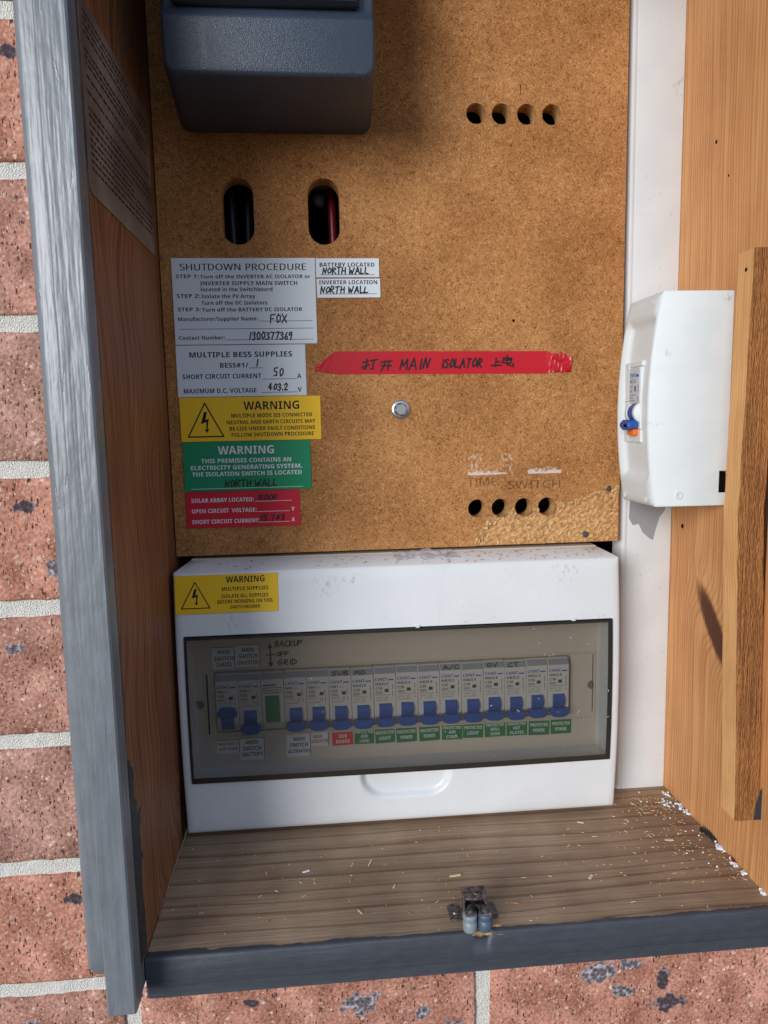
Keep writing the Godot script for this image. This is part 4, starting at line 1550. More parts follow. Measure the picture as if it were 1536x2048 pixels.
func breakers() -> void:
	var names := [
		["C63", "1", "", "circuit breaker with its blue toggle up, first from the left under the smoked lid"],
		["C63", "1", "", "white circuit breaker marked C63 with toggle down, above the MAIN SWITCH (BATTERY) tag"],
		["", "lamp", "", "narrow module with a tall green indicator window between the breakers"],
		["C63", "1", "", "white circuit breaker marked C63, above the MAIN SWITCH (ALTERNATIVE) tag"],
		["C63", "1", "", "white circuit breaker marked C63, above the red lettered MAIN ISOLATOR tag"],
		["C25", "1", "SUB", "white circuit breaker marked C25 with SUB handwritten on its top, above the red tag"],
		["C32", "2", "MD", "white circuit breaker marked C32 with MD handwritten on its top"],
		["C10", "2", "", "white circuit breaker marked C10, to the right of the breaker with MD handwritten on it"],
		["C20", "2", "", "white circuit breaker marked C20, third module to the left of the A/C breaker but one"],
		["C20", "2", "", "white circuit breaker marked C20, directly left of the breaker with A/C handwritten on it"],
		["C32", "2", "A/C", "white circuit breaker marked C32 with A/C handwritten on its top"],
		["C10", "2", "", "white circuit breaker marked C10, between the A/C and OV breakers"],
		["C20", "2", "OV", "white circuit breaker marked C20 with OV handwritten on its top"],
		["C16", "2", "CT", "white circuit breaker marked C16 with CT handwritten on its top"],
		["C16", "2", "", "white circuit breaker marked C16, directly right of the breaker with CT handwritten on it"],
		["C16", "2", "", "white circuit breaker marked C16, last at the right end of the row"],
	]
	names[8][3] = "white circuit breaker marked C20, two places left of the A/C breaker"
	org = Vector3.ZERO
	var s := new_st()
	mcb_body(s, 8.78)
	var body := mesh_of(s, mt.mcb)
	s = new_st()
	mcb_toggle(s)
	var toggle := mesh_of(s, mt.blue)
	s = new_st()
	quad(s, Vector3(-8.3, 19.3, 12.85), Vector3(8.3, 19.3, 12.85), Vector3(8.3, 23.4, 9.65), Vector3(-8.3, 23.4, 9.65))
	var strip := mesh_of(s, mt.mcb_top)
	s = new_st()
	letters(s, "CHNT", -7.9, 13.4, 9.8, 2.5, 12.97, true)
	quad(s, Vector3(2.6, 13.6, 12.97), Vector3(6.9, 13.6, 12.97), Vector3(6.9, 14.7, 12.97), Vector3(2.6, 14.7, 12.97))
	var logo := mesh_of(s, mt.logo_blue)
	var pane := {}
	var small := {}
	for kind in ["1", "2"]:
		s = new_st()
		var gx := -0.3 if kind == "2" else 1.2
		rbox(s, Vector3(gx, 3.9, 12.6), Vector3(gx + 3.3, 6.7, 13.1), 0.2)
		pane[kind] = mesh_of(s, mt.green_dark)
		s = new_st()
		if kind == "1":
			letters(s, "NB1", -7.6, 9.8, 5.8, 2.0, 12.97, true)
			letters(s, "-63", -1.4, 9.9, 3.6, 1.2, 12.97)
			letters(s, "240/415V~", -7.4, 0.9, 7.4, 0.9, 12.97)
			letters(s, "IEC/EN60898-1", -7.0, -2.0, 9.6, 0.9, 12.97)
			for e in [[Vector2(5.6, 8.6), Vector2(5.0, 7.0)], [Vector2(5.0, 7.0), Vector2(6.2, 6.0)], [Vector2(6.2, 6.0), Vector2(5.2, 4.6)], [Vector2(2.2, 2.4), Vector2(2.2, -0.6)], [Vector2(3.4, 2.0), Vector2(3.4, -0.2)], [Vector2(5.8, 2.6), Vector2(5.8, -1.6)]]:
				bar(s, e[0], e[1], 0.35, 12.97)
		else:
			letters(s, "NB2LE", -7.6, 9.9, 10.4, 2.0, 12.97, true)
			letters(s, "230/240V~ 6A", -7.4, 1.3, 11.4, 0.95, 12.97)
			letters(s, "50/60Hz", -7.4, -0.8, 6.0, 0.95, 12.97)
			letters(s, "IEC61009-1", -7.4, -3.1, 10.4, 0.95, 12.97)
			for k in 12:
				var a := TAU * k / 12.0
				bar(s, Vector2(1.0, -0.4) + Vector2.from_angle(a) * 1.1, Vector2(1.0, -0.4) + Vector2.from_angle(a + TAU / 12.0) * 1.1, 0.25, 12.98)
			for e in [[Vector2(6.2, 10.4), Vector2(6.2, 6.2)], [Vector2(6.2, 5.0), Vector2(6.2, 0.4)], [Vector2(5.6, -1.2), Vector2(6.8, -1.2)]]:
				bar(s, e[0], e[1], 0.4, 12.97)
		for e in [[-7.5, 3.0, -2.1, 3.25], [-7.5, 4.5, -2.1, 4.75], [-7.5, 3.0, -7.25, 4.75], [-2.35, 3.0, -2.1, 4.75]]:
			quad(s, Vector3(e[0], e[1], 12.97), Vector3(e[2], e[1], 12.97), Vector3(e[2], e[3], 12.97), Vector3(e[0], e[3], 12.97))
		letters(s, "6000", -6.8, 3.4, 4.0, 1.0, 12.98)
		small[kind] = mesh_of(s, mt.print_grey)
	for i in 16:
		var n: Array = names[i]
		var at := Vector3(-89.88 + 17.8 * (i + 0.5), -147.5 + rng.randf_range(-0.4, 0.4), rng.randf_range(-0.5, 0.5))
		var t := thing("circuit_breaker" if n[1] != "lamp" else "indicator_module", n[3], "circuit breaker" if n[1] != "lamp" else "indicator", at, "modules in a row under the smoked lid")
		t.rotation_degrees.z = rng.randf_range(-0.5, 0.5)
		org = Vector3.ZERO
		part("body", body, t)
		part("top_strip", strip, t)
		if n[1] == "lamp":
			s = new_st()
			rbox(s, Vector3(-5.6, -15.6, 12.5), Vector3(5.0, 6.2, 15.0), 0.8)
			obj("lamp_window", s, mt.lamp_green, t)
			s = new_st()
			var r2 := RandomNumberGenerator.new()
			r2.seed = 3
			for row in 4:
				var x := -7.4
				while x < (3.0 if row == 0 else 6.6):
					var w := r2.randf_range(0.8, 2.0)
					quad(s, Vector3(x, 14.0 - 2.0 * row, 12.97), Vector3(x + w, 14.0 - 2.0 * row, 12.97), Vector3(x + w, 14.0 - 2.0 * row + (1.3 if row == 0 else 0.7), 12.97), Vector3(x, 14.0 - 2.0 * row + (1.3 if row == 0 else 0.7), 12.97))
					x += w + 0.35
			obj("lettering", s, mt.print_grey, t)
			continue
		var g := part("toggle", toggle, t)
		if i == 0:
			g.rotation_degrees.z = 180.0
			g.position = Vector3(0, -25.6, 0) * K
			g.set_meta("label", "blue toggle flipped up")
		part("indicator_window", pane[n[1]], t)
		part("brand_mark", logo, t)
		part("lettering", small[n[1]], t)
		s = new_st()
		letters(s, n[0], -7.4, 6.2, 5.2, 2.1, 12.97, true)
		obj("rating", s, mt.ink, t)
		if n[2]:
			s = new_st()
			xf = Transform3D(Basis(Vector3.RIGHT, Vector3(0, 0.79, -0.615), Vector3(0, 0.615, 0.79)), Vector3(0, 19.3, 12.9))
			hand(s, n[2], -6.0, 0.8, 4.2 * n[2].length(), 3.2, 0.12, 0.75)
			xf = Transform3D.IDENTITY
			obj("handwriting", s, mt.marker, t)


func part(called: String, m: Mesh, parent: Node3D) -> MeshInstance3D:
	var o := MeshInstance3D.new()
	o.mesh = m
	o.name = called
	parent.add_child(o, true)
	return o


func inner_tags() -> void:
	var z := 6.02
	plate("circuit_tag", "white tag lettered MAIN SWITCH (GRID) under the smoked lid", "tag", [-91.8, -121.6, -74.5, -102.4], z, 0.4, mt.tag_white, mt.print_grey, [["MAIN", -87.6, -108.0, 9.5, 3.1], ["SWITCH", -90.2, -113.4, 14.7, 3.3], ["(GRID)", -89.1, -118.4, 12.2, 3.5]], 0.7, 0.0, "white tags under the lid")
	plate("circuit_tag", "white tag lettered MAIN SWITCH (INVERTER) under the smoked lid", "tag", [-74.1, -119.3, -54.6, -101.2], z, 0.4, mt.tag_white, mt.ink, [["MAIN", -68.6, -107.1, 9.2, 3.1], ["SWITCH", -71.0, -112.4, 14.3, 3.3], ["(INVERTER)", -72.6, -117.5, 16.7, 3.2]], 0.7, 0.0, "white tags under the lid")
	plate("circuit_tag", "white tag lettered MAIN SWITCH (BATTERY) under the smoked lid", "tag", [-73.6, -197.0, -54.1, -178.4], z, 0.4, mt.tag_white, mt.print_grey, [["MAIN", -68.7, -183.8, 9.4, 3.2], ["SWITCH", -71.1, -189.0, 14.1, 3.3], ["(BATTERY)", -72.3, -194.0, 17.0, 3.3]], 0.7, 0.0, "white tags under the lid")
	plate("circuit_tag", "white tag lettered MAIN SWITCH (ALTERNATIVE) under the smoked lid", "tag", [-36.7, -196.5, -17.0, -177.1], z, 0.4, mt.tag_white, mt.ink, [["MAIN", -30.8, -183.2, 9.0, 3.0], ["SWITCH", -33.5, -188.2, 14.1, 3.2], ["(ALTERNATIVE)", -35.6, -193.4, 17.6, 3.0]], 0.7, 0.0, "white tags under the lid")
	plate("circuit_tag", "white tag lettered MAIN ISOLATOR in red under the smoked lid", "tag", [-16.9, -188.8, -2.5, -177.0], z, 0.3, mt.tag_white, mt.red_ink, [["MAIN", -14.7, -181.9, 6.8, 2.7], ["ISOLATOR", -16.4, -185.9, 13.4, 2.9]], 0.7, 0.0, "white tags under the lid")
	plate("circuit_tag", "white tag with two lines of red lettering, at the lower left under the smoked lid", "tag", [-91.6, -190.4, -73.8, -179.4], z, 0.3, mt.tag_white, mt.red_ink, [["MAIN SWITCH", -90.4, -183.8, 15.4, 2.5], ["LIGHT POWER", -90.4, -188.1, 15.0, 2.5]], 0.7, 0.0, "white tags under the lid")
	plate("circuit_tag", "red tag lettered SUB BOARD under the smoked lid", "tag", [0.6, -189.2, 17.5, -178.2], z, 0.3, mt.tag_red, mt.white_ink, [["SUB", 6.0, -182.8, 6.6, 2.9], ["BOARD", 3.6, -187.4, 11.0, 2.9]], 0.7, 1.2)
	var g := [
		[18.4, 34.4, ["AIR", "COND"], "green tag lettered PROTECTED AIR COND right beside the red tag"],
		[35.6, 51.8, ["LIGHT"], "green tag lettered PROTECTED LIGHT, below the C10 breaker beside the MD breaker"],
		[52.9, 69.8, ["POWER"], "green tag lettered PROTECTED POWER touching the left PROTECTED LIGHT tag"],
		[71.8, 88.9, ["POWER"], "green PROTECTED POWER tag just left of the AIR COND. tag under the A/C breaker"],
		[90.4, 107.4, ["AIR", "COND."], "green tag lettered PROTECTED AIR COND. under the A/C breaker"],
		[107.9, 124.8, ["LIGHT"], "green tag lettered PROTECTED LIGHT beside the WALL OVEN tag"],
		[126.2, 143.6, ["WALL", "OVEN"], "green tag lettered PROTECTED WALL OVEN"],
		[144.5, 162.0, ["HOT", "PLATES"], "green tag lettered PROTECTED HOT PLATES"],
		[163.0, 180.6, ["POWER"], "green tag lettered PROTECTED POWER just right of the HOT PLATES tag"],
		[181.8, 199.4, ["POWER"], "green tag lettered PROTECTED POWER at the right end of the row"],
	]
	for i in g.size():
		var e: Array = g[i]
		var y1 := -177.4 + rng.randf_range(-0.5, 0.5)
		var y0 := y1 - 12.2
		var m: float = (e[0] + e[1]) * 0.5
		var three: bool = e[2].size() == 2
		var lines := [["PROTECTED", m - 7.4, y1 - (3.2 if three else 4.6), 14.8, 2.4 if three else 2.7]]
		for k in e[2].size():
			var w: float = 1.95 * e[2][k].length()
			lines.append([e[2][k], m - w * 0.5, y1 - (6.9 if three else 9.4) - 4.0 * k, w, 2.5 if three else 2.9])
		plate("circuit_tag", e[3], "tag", [e[0], y0, e[1], y1], z, 0.3, mt.tag_green, mt.white_ink, lines, 0.7, rng.randf_range(-1.2, 2.2), "green tags under the breakers")


# ---------------------------------------------------------------- isolator box on the right-hand board
func isolator() -> void:
	var t := thing("isolator_box", "white plastic isolator box with bowed front fixed to the right side board", "enclosure", Vector3(262, 7, 49))
	var y0 := 7.0
	var y1 := 156.3
	var z0 := 21.0
	var z1 := 75.0
	var bx := func(y: float) -> float:
		var q := (y - 76.0) / 74.6
		return 233.4 - 7.4 * (1.0 - q * q)
	var s := new_st()
	s.set_smooth_group(0)
	var ys := [y0, y0 + 0.8, y0 + 2.5] + steps(y0 + 6.0, y1 - 6.0, 44) + [y1 - 2.5, y1 - 0.8, y1]
	var zs := [z0, z0 + 1.0, z0 + 3.0] + steps(z0 + 6.0, z1 - 6.0, 18) + [z1 - 2.2, z1 - 0.7, z1]
	var face := func(z: float, y: float) -> Vector3:
		var e := minf(minf(z - z0, z1 - z), minf(y - y0, y1 - y))
		var x: float = bx.call(y) + 2.2 * pow(1.0 - clampf(e / 4.5, 0.0, 1.0), 2.0)
		var inn := minf(minf(z - 27.0, 71.5 - z) * 1.6, minf(y - 25.0, 141.0 - y))
		x += 4.6 * smoothstep(0.0, 6.0, inn)
		return Vector3(x, y, z)
	sheet(s, zs, ys, face)
	for j in ys.size() - 1:
		for e in [z0, z1]:
			var a: Vector3 = face.call(e, ys[j])
			var b: Vector3 = face.call(e, ys[j + 1])
			var ra := Vector3(286.6, ys[j], e)
			var rb := Vector3(286.6, ys[j + 1], e)
			if e == z1 and ys[j] > 15.0 and ys[j + 1] < 34.5:
				ra.x = 280.5
				rb.x = 280.5
			quad_out(s, a, b, rb, ra, Vector3(262, 76, 49))
	for k in zs.size() - 1:
		for e in [y0, y1]:
			quad_out(s, face.call(zs[k], e), face.call(zs[k + 1], e), Vector3(286.6, e, zs[k + 1]), Vector3(286.6, e, zs[k]), Vector3(262, 76, 49))
	obj("housing", s, mt.isolator, t)
	s = new_st()
	rbox(s, Vector3(272, 14.0, 60.0), Vector3(286.5, 30.5, 73.5), 0.5)
	obj("knockout", s, mt.void, t)
	for p in [[251.2, 15.0, 75.05]]:
		s = new_st()
		s.set_smooth_group(0)
		xf.origin = Vector3(p[0], p[1], p[2])
		lathe(s, [[3.2, -0.2], [2.9, 0.35], [2.2, 0.4], [1.7, 0.1], [0.01, 0.2]], 22)
		xf = Transform3D.IDENTITY
		obj("knockout_dimple", s, mt.isolator, t)
	# things in the bowed front face look along -x: build them in a frame whose z is -x and x is z
	var b := Basis(Vector3(0, 0, 1), Vector3(0, 1, 0), Vector3(-1, 0, 0))
	for p in [[30.0, 151.0], [67.0, 12.0], [30.0, 12.0], [67.0, 151.0]]:
		s = new_st()
		xf = Transform3D(b, Vector3(bx.call(p[1]) - 0.1, p[1], p[0]))
		lathe(s, [[2.4, 0.1], [2.2, 0.35], [1.6, 0.1], [0.01, 0.0]], 16)
		obj("screw_cap", s, mt.isolator, t)
	# blanking plate, and the breaker beside it
	s = new_st()
	xf = Transform3D(b, Vector3(231.9, 82.0, 47.0))
	rbox(s, Vector3(-23.0, -29.5, -3.0), Vector3(-10.3, 29.0, 2.2), 0.5)
	rbox(s, Vector3(-10.1, -29.5, -3.0), Vector3(10.6, -20.5, 2.2), 0.4)
	rbox(s, Vector3(-10.1, 25.2, -3.0), Vector3(10.6, 29.0, 2.2), 0.4)
	obj("blanking_plate", s, mt.isolator, t)
	s = new_st()
	rbox(s, Vector3(-23.0, 0.3, 2.0), Vector3(-10.3, 0.6, 2.35), 0.1)
	obj("plate_joint", s, mt.cup, t)
	var k := thing("circuit_breaker", "circuit breaker with big blue lever and orange button in the white isolator box", "circuit breaker", Vector3(231.9, 82, 47))
	xf = Transform3D(b, Vector3(231.9, 82.0, 47.0))
	s = new_st()
	rbox(s, Vector3(-9.0, -20.0, -20.0), Vector3(9.4, 25.0, 2.0), 0.4)
	obj("body", s, mt.isolator, k)
	s = new_st()
	prism(s, round_rect(-8.6, -1.2, 9.0, 24.6, 2.0, 4), 1.5, 3.0, 0.3)
	obj("label_face", s, mat(c8(196, 200, 206), 0.5, 0.4), k)
	s = new_st()
	letters(s, "CHNT", -7.6, 17.6, 9.8, 3.0, 3.08, true)
	quad(s, Vector3(2.8, 17.8, 3.08), Vector3(7.4, 17.8, 3.08), Vector3(7.4, 19.6, 3.08), Vector3(2.8, 19.6, 3.08))
	obj("brand_mark", s, mt.logo_blue, k)
	s = new_st()
	letters(s, "NB2LE", -7.6, 13.6, 10.6, 2.6, 3.08)
	letters(s, "C32", -7.6, 9.6, 5.4, 2.4, 3.08)
	letters(s, "6000", -7.4, 6.9, 4.6, 1.6, 3.08)
	letters(s, "230/240V~ 6A", -7.6, 4.4, 11.4, 1.1, 3.08)
	letters(s, "50/60Hz", -7.6, 2.4, 6.4, 1.1, 3.08)
	letters(s, "IEC61009-1", -7.6, 0.3, 10.4, 1.1, 3.08)
	bar(s, Vector2(7.0, 12.0), Vector2(7.0, 6.5), 0.6, 3.08)
	bar(s, Vector2(6.6, 4.0), Vector2(6.6, -0.2), 0.6, 3.08)
	obj("lettering", s, mt.print_grey, k)
	s = new_st()
	rbox(s, Vector3(1.0, 7.4, 2.8), Vector3(3.0, 11.4, 3.3), 0.2)
	obj("indicator_window", s, mt.green_dark, k)
	s = new_st()
	s.set_smooth_group(0)
	for e in [-6.6, 6.0]:
		var o := xf
		xf = o * Transform3D(Basis(Vector3(0, 0, -1), Vector3(0, 1, 0), Vector3(1, 0, 0)), Vector3(e, -8.0, -1.6))
		lathe(s, [[0.01, -2.2], [7.4, -2.2], [7.8, -1.8], [7.8, 1.8], [7.4, 2.2], [0.01, 2.2]], 32)
		xf = o
	obj("drum", s, mt.isolator, k)
	s = new_st()
	var keep := xf
	xf = keep * Transform3D(Basis(Vector3(0, 0, -1), Vector3(0, 1, 0), Vector3(1, 0, 0)), Vector3(-0.3, -8.0, -1.2))
	lathe(s, [[0.01, -4.0], [7.2, -4.0], [7.2, 4.0], [0.01, 4.0]], 32)
	xf = keep
	var arm := PackedVector2Array()
	prism(s, PackedVector2Array([Vector2(-5.2, -13.0), Vector2(4.6, -13.0), Vector2(7.8, -15.0), Vector2(7.8, -18.6), Vector2(4.6, -20.6), Vector2(-5.2, -20.6), Vector2(-8.4, -18.6), Vector2(-8.4, -15.0)]), 3.0, 10.5, 1.8)
	obj("lever", s, mt.blue, k)
	s = new_st()
	rbox(s, Vector3(0.5, -18.4, 10.2), Vector3(6.0, -16.2, 10.7), 0.2)
	obj("lever_slot", s, mt.void, k)
	s = new_st()
	rbox(s, Vector3(-4.0, -24.5, 0.0), Vector3(7.0, -20.0, 6.0), 0.8)
	obj("test_button", s, mt.orange, k)
	xf = Transform3D.IDENTITY


# ---------------------------------------------------------------- seen through the slots
func wiring_behind() -> void:
	var t := thing("red_cable", "dark red cable seen through the right slot of the fibreboard", "cable", Vector3(14, 228, -34))
	var s := new_st()
	s.set_smooth_group(0)
	tube(s, [Vector3(14.5, 160, -36), Vector3(13.8, 200, -33), Vector3(13.0, 232, -32), Vector3(12.4, 255, -36), Vector3(11.0, 290, -52)], 3.4, 14)
	obj("sheath", s, mt.cable_red, t)
	t = thing("purple_cable", "dark purple cable seen through the left slot of the fibreboard", "cable", Vector3(-66, 228, -36))
	s = new_st()
	s.set_smooth_group(0)
	tube(s, [Vector3(-66, 160, -40), Vector3(-65, 215, -36), Vector3(-66, 250, -36), Vector3(-68, 300, -46)], 4.2, 14)
	obj("sheath", s, mt.cable_purple, t)
	t = thing("black_cable", "black cable beside the purple cable behind the left slot", "cable", Vector3(-54, 228, -40))
	s = new_st()
	s.set_smooth_group(0)
	tube(s, [Vector3(-55, 160, -44), Vector3(-54, 215, -40), Vector3(-53, 250, -40), Vector3(-50, 300, -46)], 5.0, 14)
	obj("sheath", s, mt.cable_black, t)
	t = thing("terminal_block", "grey and black terminal behind the right slot beside the red cable", "terminal", Vector3(4, 245, -34))
	s = new_st()
	s.set_smooth_group(0)
	rbox(s, Vector3(-2, 241.0, -44), Vector3(7.5, 251.0, -30), 2.5)
	obj("lower_lug", s, mt.terminal, t)
	s = new_st()
	rbox(s, Vector3(-4, 254.0, -46), Vector3(13, 268.0, -28), 3.0)
	obj("upper_lug", s, mt.terminal, t)
	t = thing("plastic_film", "crumpled piece of clear plastic film poking out above the switchboard", "film", Vector3(75, -32, 5))
	s = new_st()
	s.set_smooth_group(0)
	var n := noise(88, 0.06, 3)
	sheet(s, steps(52.0, 104.0, 40), steps(0.0, 1.0, 8), func(u: float, v: float) -> Vector3:
		return Vector3(u + n.get_noise_2d(u, v * 30.0 + 50.0) * 4.0, -34.6 + 4.2 * v - 3.0 * pow((u - 78.0) / 26.0, 2.0) * v + n.get_noise_2d(u * 2.0, v * 40.0) * 1.6, 20.0 - 18.0 * v + n.get_noise_2d(u * 1.5, v * 30.0 + 90.0) * 4.0))
	obj("film_sheet", s, mt.film, t)


# ---------------------------------------------------------------- notices, tape
func plates() -> void:
	var w: Material = mt.lab_white
	plate("notice_plate", "large white SHUTDOWN PROCEDURE plate with printed steps and handwriting", "notice", [-108.0, 131.5, -1.6, 194.6], 0.05, 0.9, w, mt.ink, [
		["SHUTDOWN PROCEDURE", -101.8, 185.7, 93.2, 4.8], ["STEP 1:", -104.9, 180.1, 16.6, 2.6], ["Turn off the INVERTER AC ISOLATOR or", -87.2, 179.8, 81.7, 2.6], ["INVERTER SUPPLY MAIN SWITCH", -87.4, 174.9, 72.0, 2.8], ["located in the Switchboard", -87.2, 170.5, 53.1, 2.7],
		["STEP 2:", -105.0, 165.8, 16.9, 2.7], ["Isolate the PV Array", -87.1, 165.5, 39.9, 2.7], ["Turn off the DC Isolators", -87.3, 160.7, 49.0, 2.7], ["STEP 3:", -104.8, 156.1, 16.7, 2.7], ["Turn off the BATTERY DC ISOLATOR", -87.1, 155.7, 74.8, 2.7], ["Manufacturer/Supplier Name:", -105.0, 149.0, 59.0, 2.7], ["Contact Number:", -105.1, 135.2, 33.9, 2.7],
		["_", -45.1, 148.3, 40.3, 0.3], ["_", -104.6, 142.8, 100.2, 0.3], ["_", -70.6, 134.6, 66.1, 0.3], ["~FOX", -36.6, 147.2, 11.9, 6.0], ["~1300377369", -53.1, 134.8, 32.0, 5.4]])
	plate("notice_plate", "small white BATTERY LOCATED plate with NORTH WALL handwritten", "notice", [-1.1, 180.3, 46.9, 194.3], 0.05, 0.9, w, mt.ink, [["BATTERY LOCATED", 1.8, 188.1, 41.5, 2.9], ["~NORTH WALL", 4.1, 182.9, 34.0, 4.4], ["_", 2.1, 182.0, 41.4, 0.3]])
	plate("notice_plate", "small white INVERTER LOCATION plate with NORTH WALL handwritten", "notice", [-0.8, 165.3, 47.5, 179.4], 0.05, 0.9, w, mt.ink, [["INVERTER LOCATION", 1.0, 175.2, 44.1, 2.9], ["~NORTH WALL", 2.2, 168.9, 35.4, 4.5], ["_", 1.4, 167.9, 43.3, 0.3]])
	plate("notice_plate", "white MULTIPLE BESS SUPPLIES plate under the shutdown procedure", "notice", [-108.2, 92.5, -11.0, 131.0], 0.05, 0.9, w, mt.ink, [
		["*MULTIPLE BESS SUPPLIES", -98.2, 122.0, 77.0, 3.9], ["BESS#1/", -75.7, 114.2, 21.3, 3.5], ["_", -53.7, 113.6, 9.9, 0.3], ["~1", -49.0, 114.9, 1.5, 4.9], ["SHORT CIRCUIT CURRENT", -104.0, 106.1, 58.9, 3.4], ["_", -44.1, 105.1, 25.8, 0.3], ["A", -17.9, 105.5, 3.2, 3.4], ["~50", -35.8, 107.5, 7.3, 5.8],
		["MAXIMUM D.C. VOLTAGE", -103.7, 95.3, 54.5, 3.4], ["_", -45.9, 95.1, 27.9, 0.3], ["V", -17.8, 95.4, 3.1, 3.4], ["~403.2", -40.0, 96.7, 14.5, 5.0]])
	plate("warning_plate", "yellow WARNING plate about multiple mode and neutral and earth circuits", "warning sign", [-107.6, 58.7, -0.7, 92.2], 0.05, 0.9, mt.lab_yellow, mt.ink, [
		["*WARNING", -59.5, 82.3, 42.4, 6.2], ["MULTIPLE MODE IES CONNECTED", -69.1, 76.5, 61.7, 2.9], ["NEUTRAL AND EARTH CIRCUITS MAY", -72.7, 71.5, 67.6, 2.9], ["BE LIVE UNDER FAULT CONDITIONS", -70.7, 66.6, 65.2, 2.9], ["FOLLOW SHUTDOWN PROCEDURE", -69.4, 61.9, 62.8, 2.9], ["tri", -102.0, 62.4, 26.6, 25.4]])
	plate("warning_plate", "green WARNING plate about an electricity generating system", "warning sign", [-107.0, 20.4, -9.6, 58.4], 0.05, 0.9, mt.lab_green, mt.white_ink, [
		["*WARNING", -80.4, 48.7, 42.7, 6.1], ["THIS PREMISES CONTAINS AN", -93.3, 42.2, 68.6, 3.2], ["ELECTRICITY GENERATING SYSTEM.", -101.5, 37.0, 85.1, 3.2], ["THE ISOLATION SWITCH IS LOCATED", -100.8, 32.0, 83.9, 3.2], ["~NORTH WALL", -76.2, 23.5, 39.5, 5.0], ["_", -101.8, 22.2, 85.6, 0.3]])
	plate("warning_plate", "red SOLAR ARRAY LOCATED plate at the bottom of the stack of plates", "warning sign", [-106.8, -8.2, -19.2, 20.0], 0.05, 0.9, mt.lab_red, mt.white_ink, [
		["SOLAR ARRAY LOCATED:", -102.4, 11.8, 47.7, 3.1], ["_", -53.6, 11.5, 28.1, 0.3], ["~ROOF", -51.0, 12.5, 14.7, 4.0], ["OPEN CIRCUIT  VOLTAGE:", -102.5, 3.6, 49.7, 3.1], ["_", -52.3, 3.4, 25.0, 0.3], ["V", -25.8, 3.4, 2.3, 3.1], ["SHORT CIRCUIT CURRENT:", -102.6, -4.8, 51.8, 3.1], ["_", -50.8, -5.0, 23.6, 0.3], ["A", -26.0, -4.9, 2.5, 3.1], ["~15.743", -50.5, -3.8, 18.8, 4.6]])
	# yellow plate on the switchboard, lying on the bowed face
	var t := plate("warning_plate", "yellow MULTIPLE SUPPLIES warning plate on the white switchboard", "warning sign", [-112.4, -67.8, -36.6, -39.2], 32.1, 0.8, mt.lab_yellow, mt.ink, [
		["*WARNING", -74.9, -45.3, 28.6, 4.6], ["MULTIPLE SUPPLIES", -78.0, -51.3, 34.2, 2.7], ["ISOLATE ALL SUPPLIES", -78.4, -56.7, 34.5, 2.7], ["BEFORE WORKING ON THIS", -81.5, -60.8, 40.6, 2.7], ["SWITCHBOARD", -72.3, -64.8, 22.1, 2.4], ["tri", -107.9, -63.6, 20.7, 19.4]])
	t.rotation_degrees.x = -rad_to_deg(atan2(bow(-67.8) - bow(-39.2), 28.6))
	t.position.z = (bow(-67.8) + 0.15) * K
	# red tape with torn, puckered ends
	t = thing("red_tape", "strip of red tape with black handwriting across the fibreboard", "tape", Vector3(95, 107, 0))
	var s := new_st()
	s.set_smooth_group(0)
	var n := noise(141, 0.05, 3)
	sheet(s, steps(-4.5, 197.5, 150), steps(0.0, 1.0, 10), func(u: float, v: float) -> Vector3:
		var lo := lerpf(108.3, 106.2, u / 190.0)
		var hi := lerpf(125.6, 123.6, u / 190.0)
		var pinch := smoothstep(14.0, -5.0, u)
		var crush := smoothstep(177.0, 184.0, u)
		lo = lerpf(lo, 110.5 + n.get_noise_1d(u * 9.0) * 2.0, pinch)
		hi = lerpf(hi, 115.0 + n.get_noise_1d(u * 9.0 + 60.0) * 2.0, pinch)
		lo += crush * (1.2 + n.get_noise_1d(u * 8.0) * 2.0)
		hi -= crush * (2.0 + n.get_noise_1d(u * 8.0 + 40.0) * 2.4) * (1.0 + smoothstep(190.0, 197.5, u) * 1.2)
		var z := 0.35 + n.get_noise_2d(u * 0.8, v * 12.0) * 0.12 + crush * (1.2 + sin(u * 2.6 + v * 4.0) * 0.9 + n.get_noise_2d(u * 6.0, v * 60.0) * 1.2) + pinch * (0.6 + n.get_noise_2d(u * 3.0, v * 40.0) * 0.8)
		return Vector3(u, lerpf(lo, hi, v), z))
	obj("tape_strip", s, mt.tape, t)
	s = new_st()
	hand(s, "打", 32.2, 110.9, 11.0, 8.4, 0.75, 1.15)
	hand(s, "开", 46.2, 110.7, 8.5, 7.6, 0.75, 1.15)
	hand(s, "MAIN", 60.9, 111.1, 22.6, 8.0, 0.75, 1.15, 0.22)
	hand(s, "ISOLATOR", 93.4, 111.7, 31.8, 6.8, 0.75, 1.15, 0.2)
	hand(s, "上", 133.1, 112.1, 7.5, 7.0, 0.75, 1.15)
	hand(s, "电", 141.4, 112.3, 9.4, 8.0, 0.75, 1.15)
	obj("handwriting", s, mt.marker, t)
	# aged notice on the left board
	t = thing("aged_notice", "brown aged printed notice stuck on the shaded left side board", "notice", Vector3(-117, 193, 86))
	s = new_st()
	xf = Transform3D(Basis(Vector3(0, 0, -1), Vector3(0, 1, 0), Vector3(1, 0, 0)), Vector3(-117.0, 0, 0))
	prism(s, round_rect(-160.0, 193.0, -12.0, 291.0, 5.0, 4), 0.05, 0.6, 0.15)
	obj("plate", s, mt.notice, t)
	s = new_st()
	var r := RandomNumberGenerator.new()
	r.seed = 12
	var y := 284.0
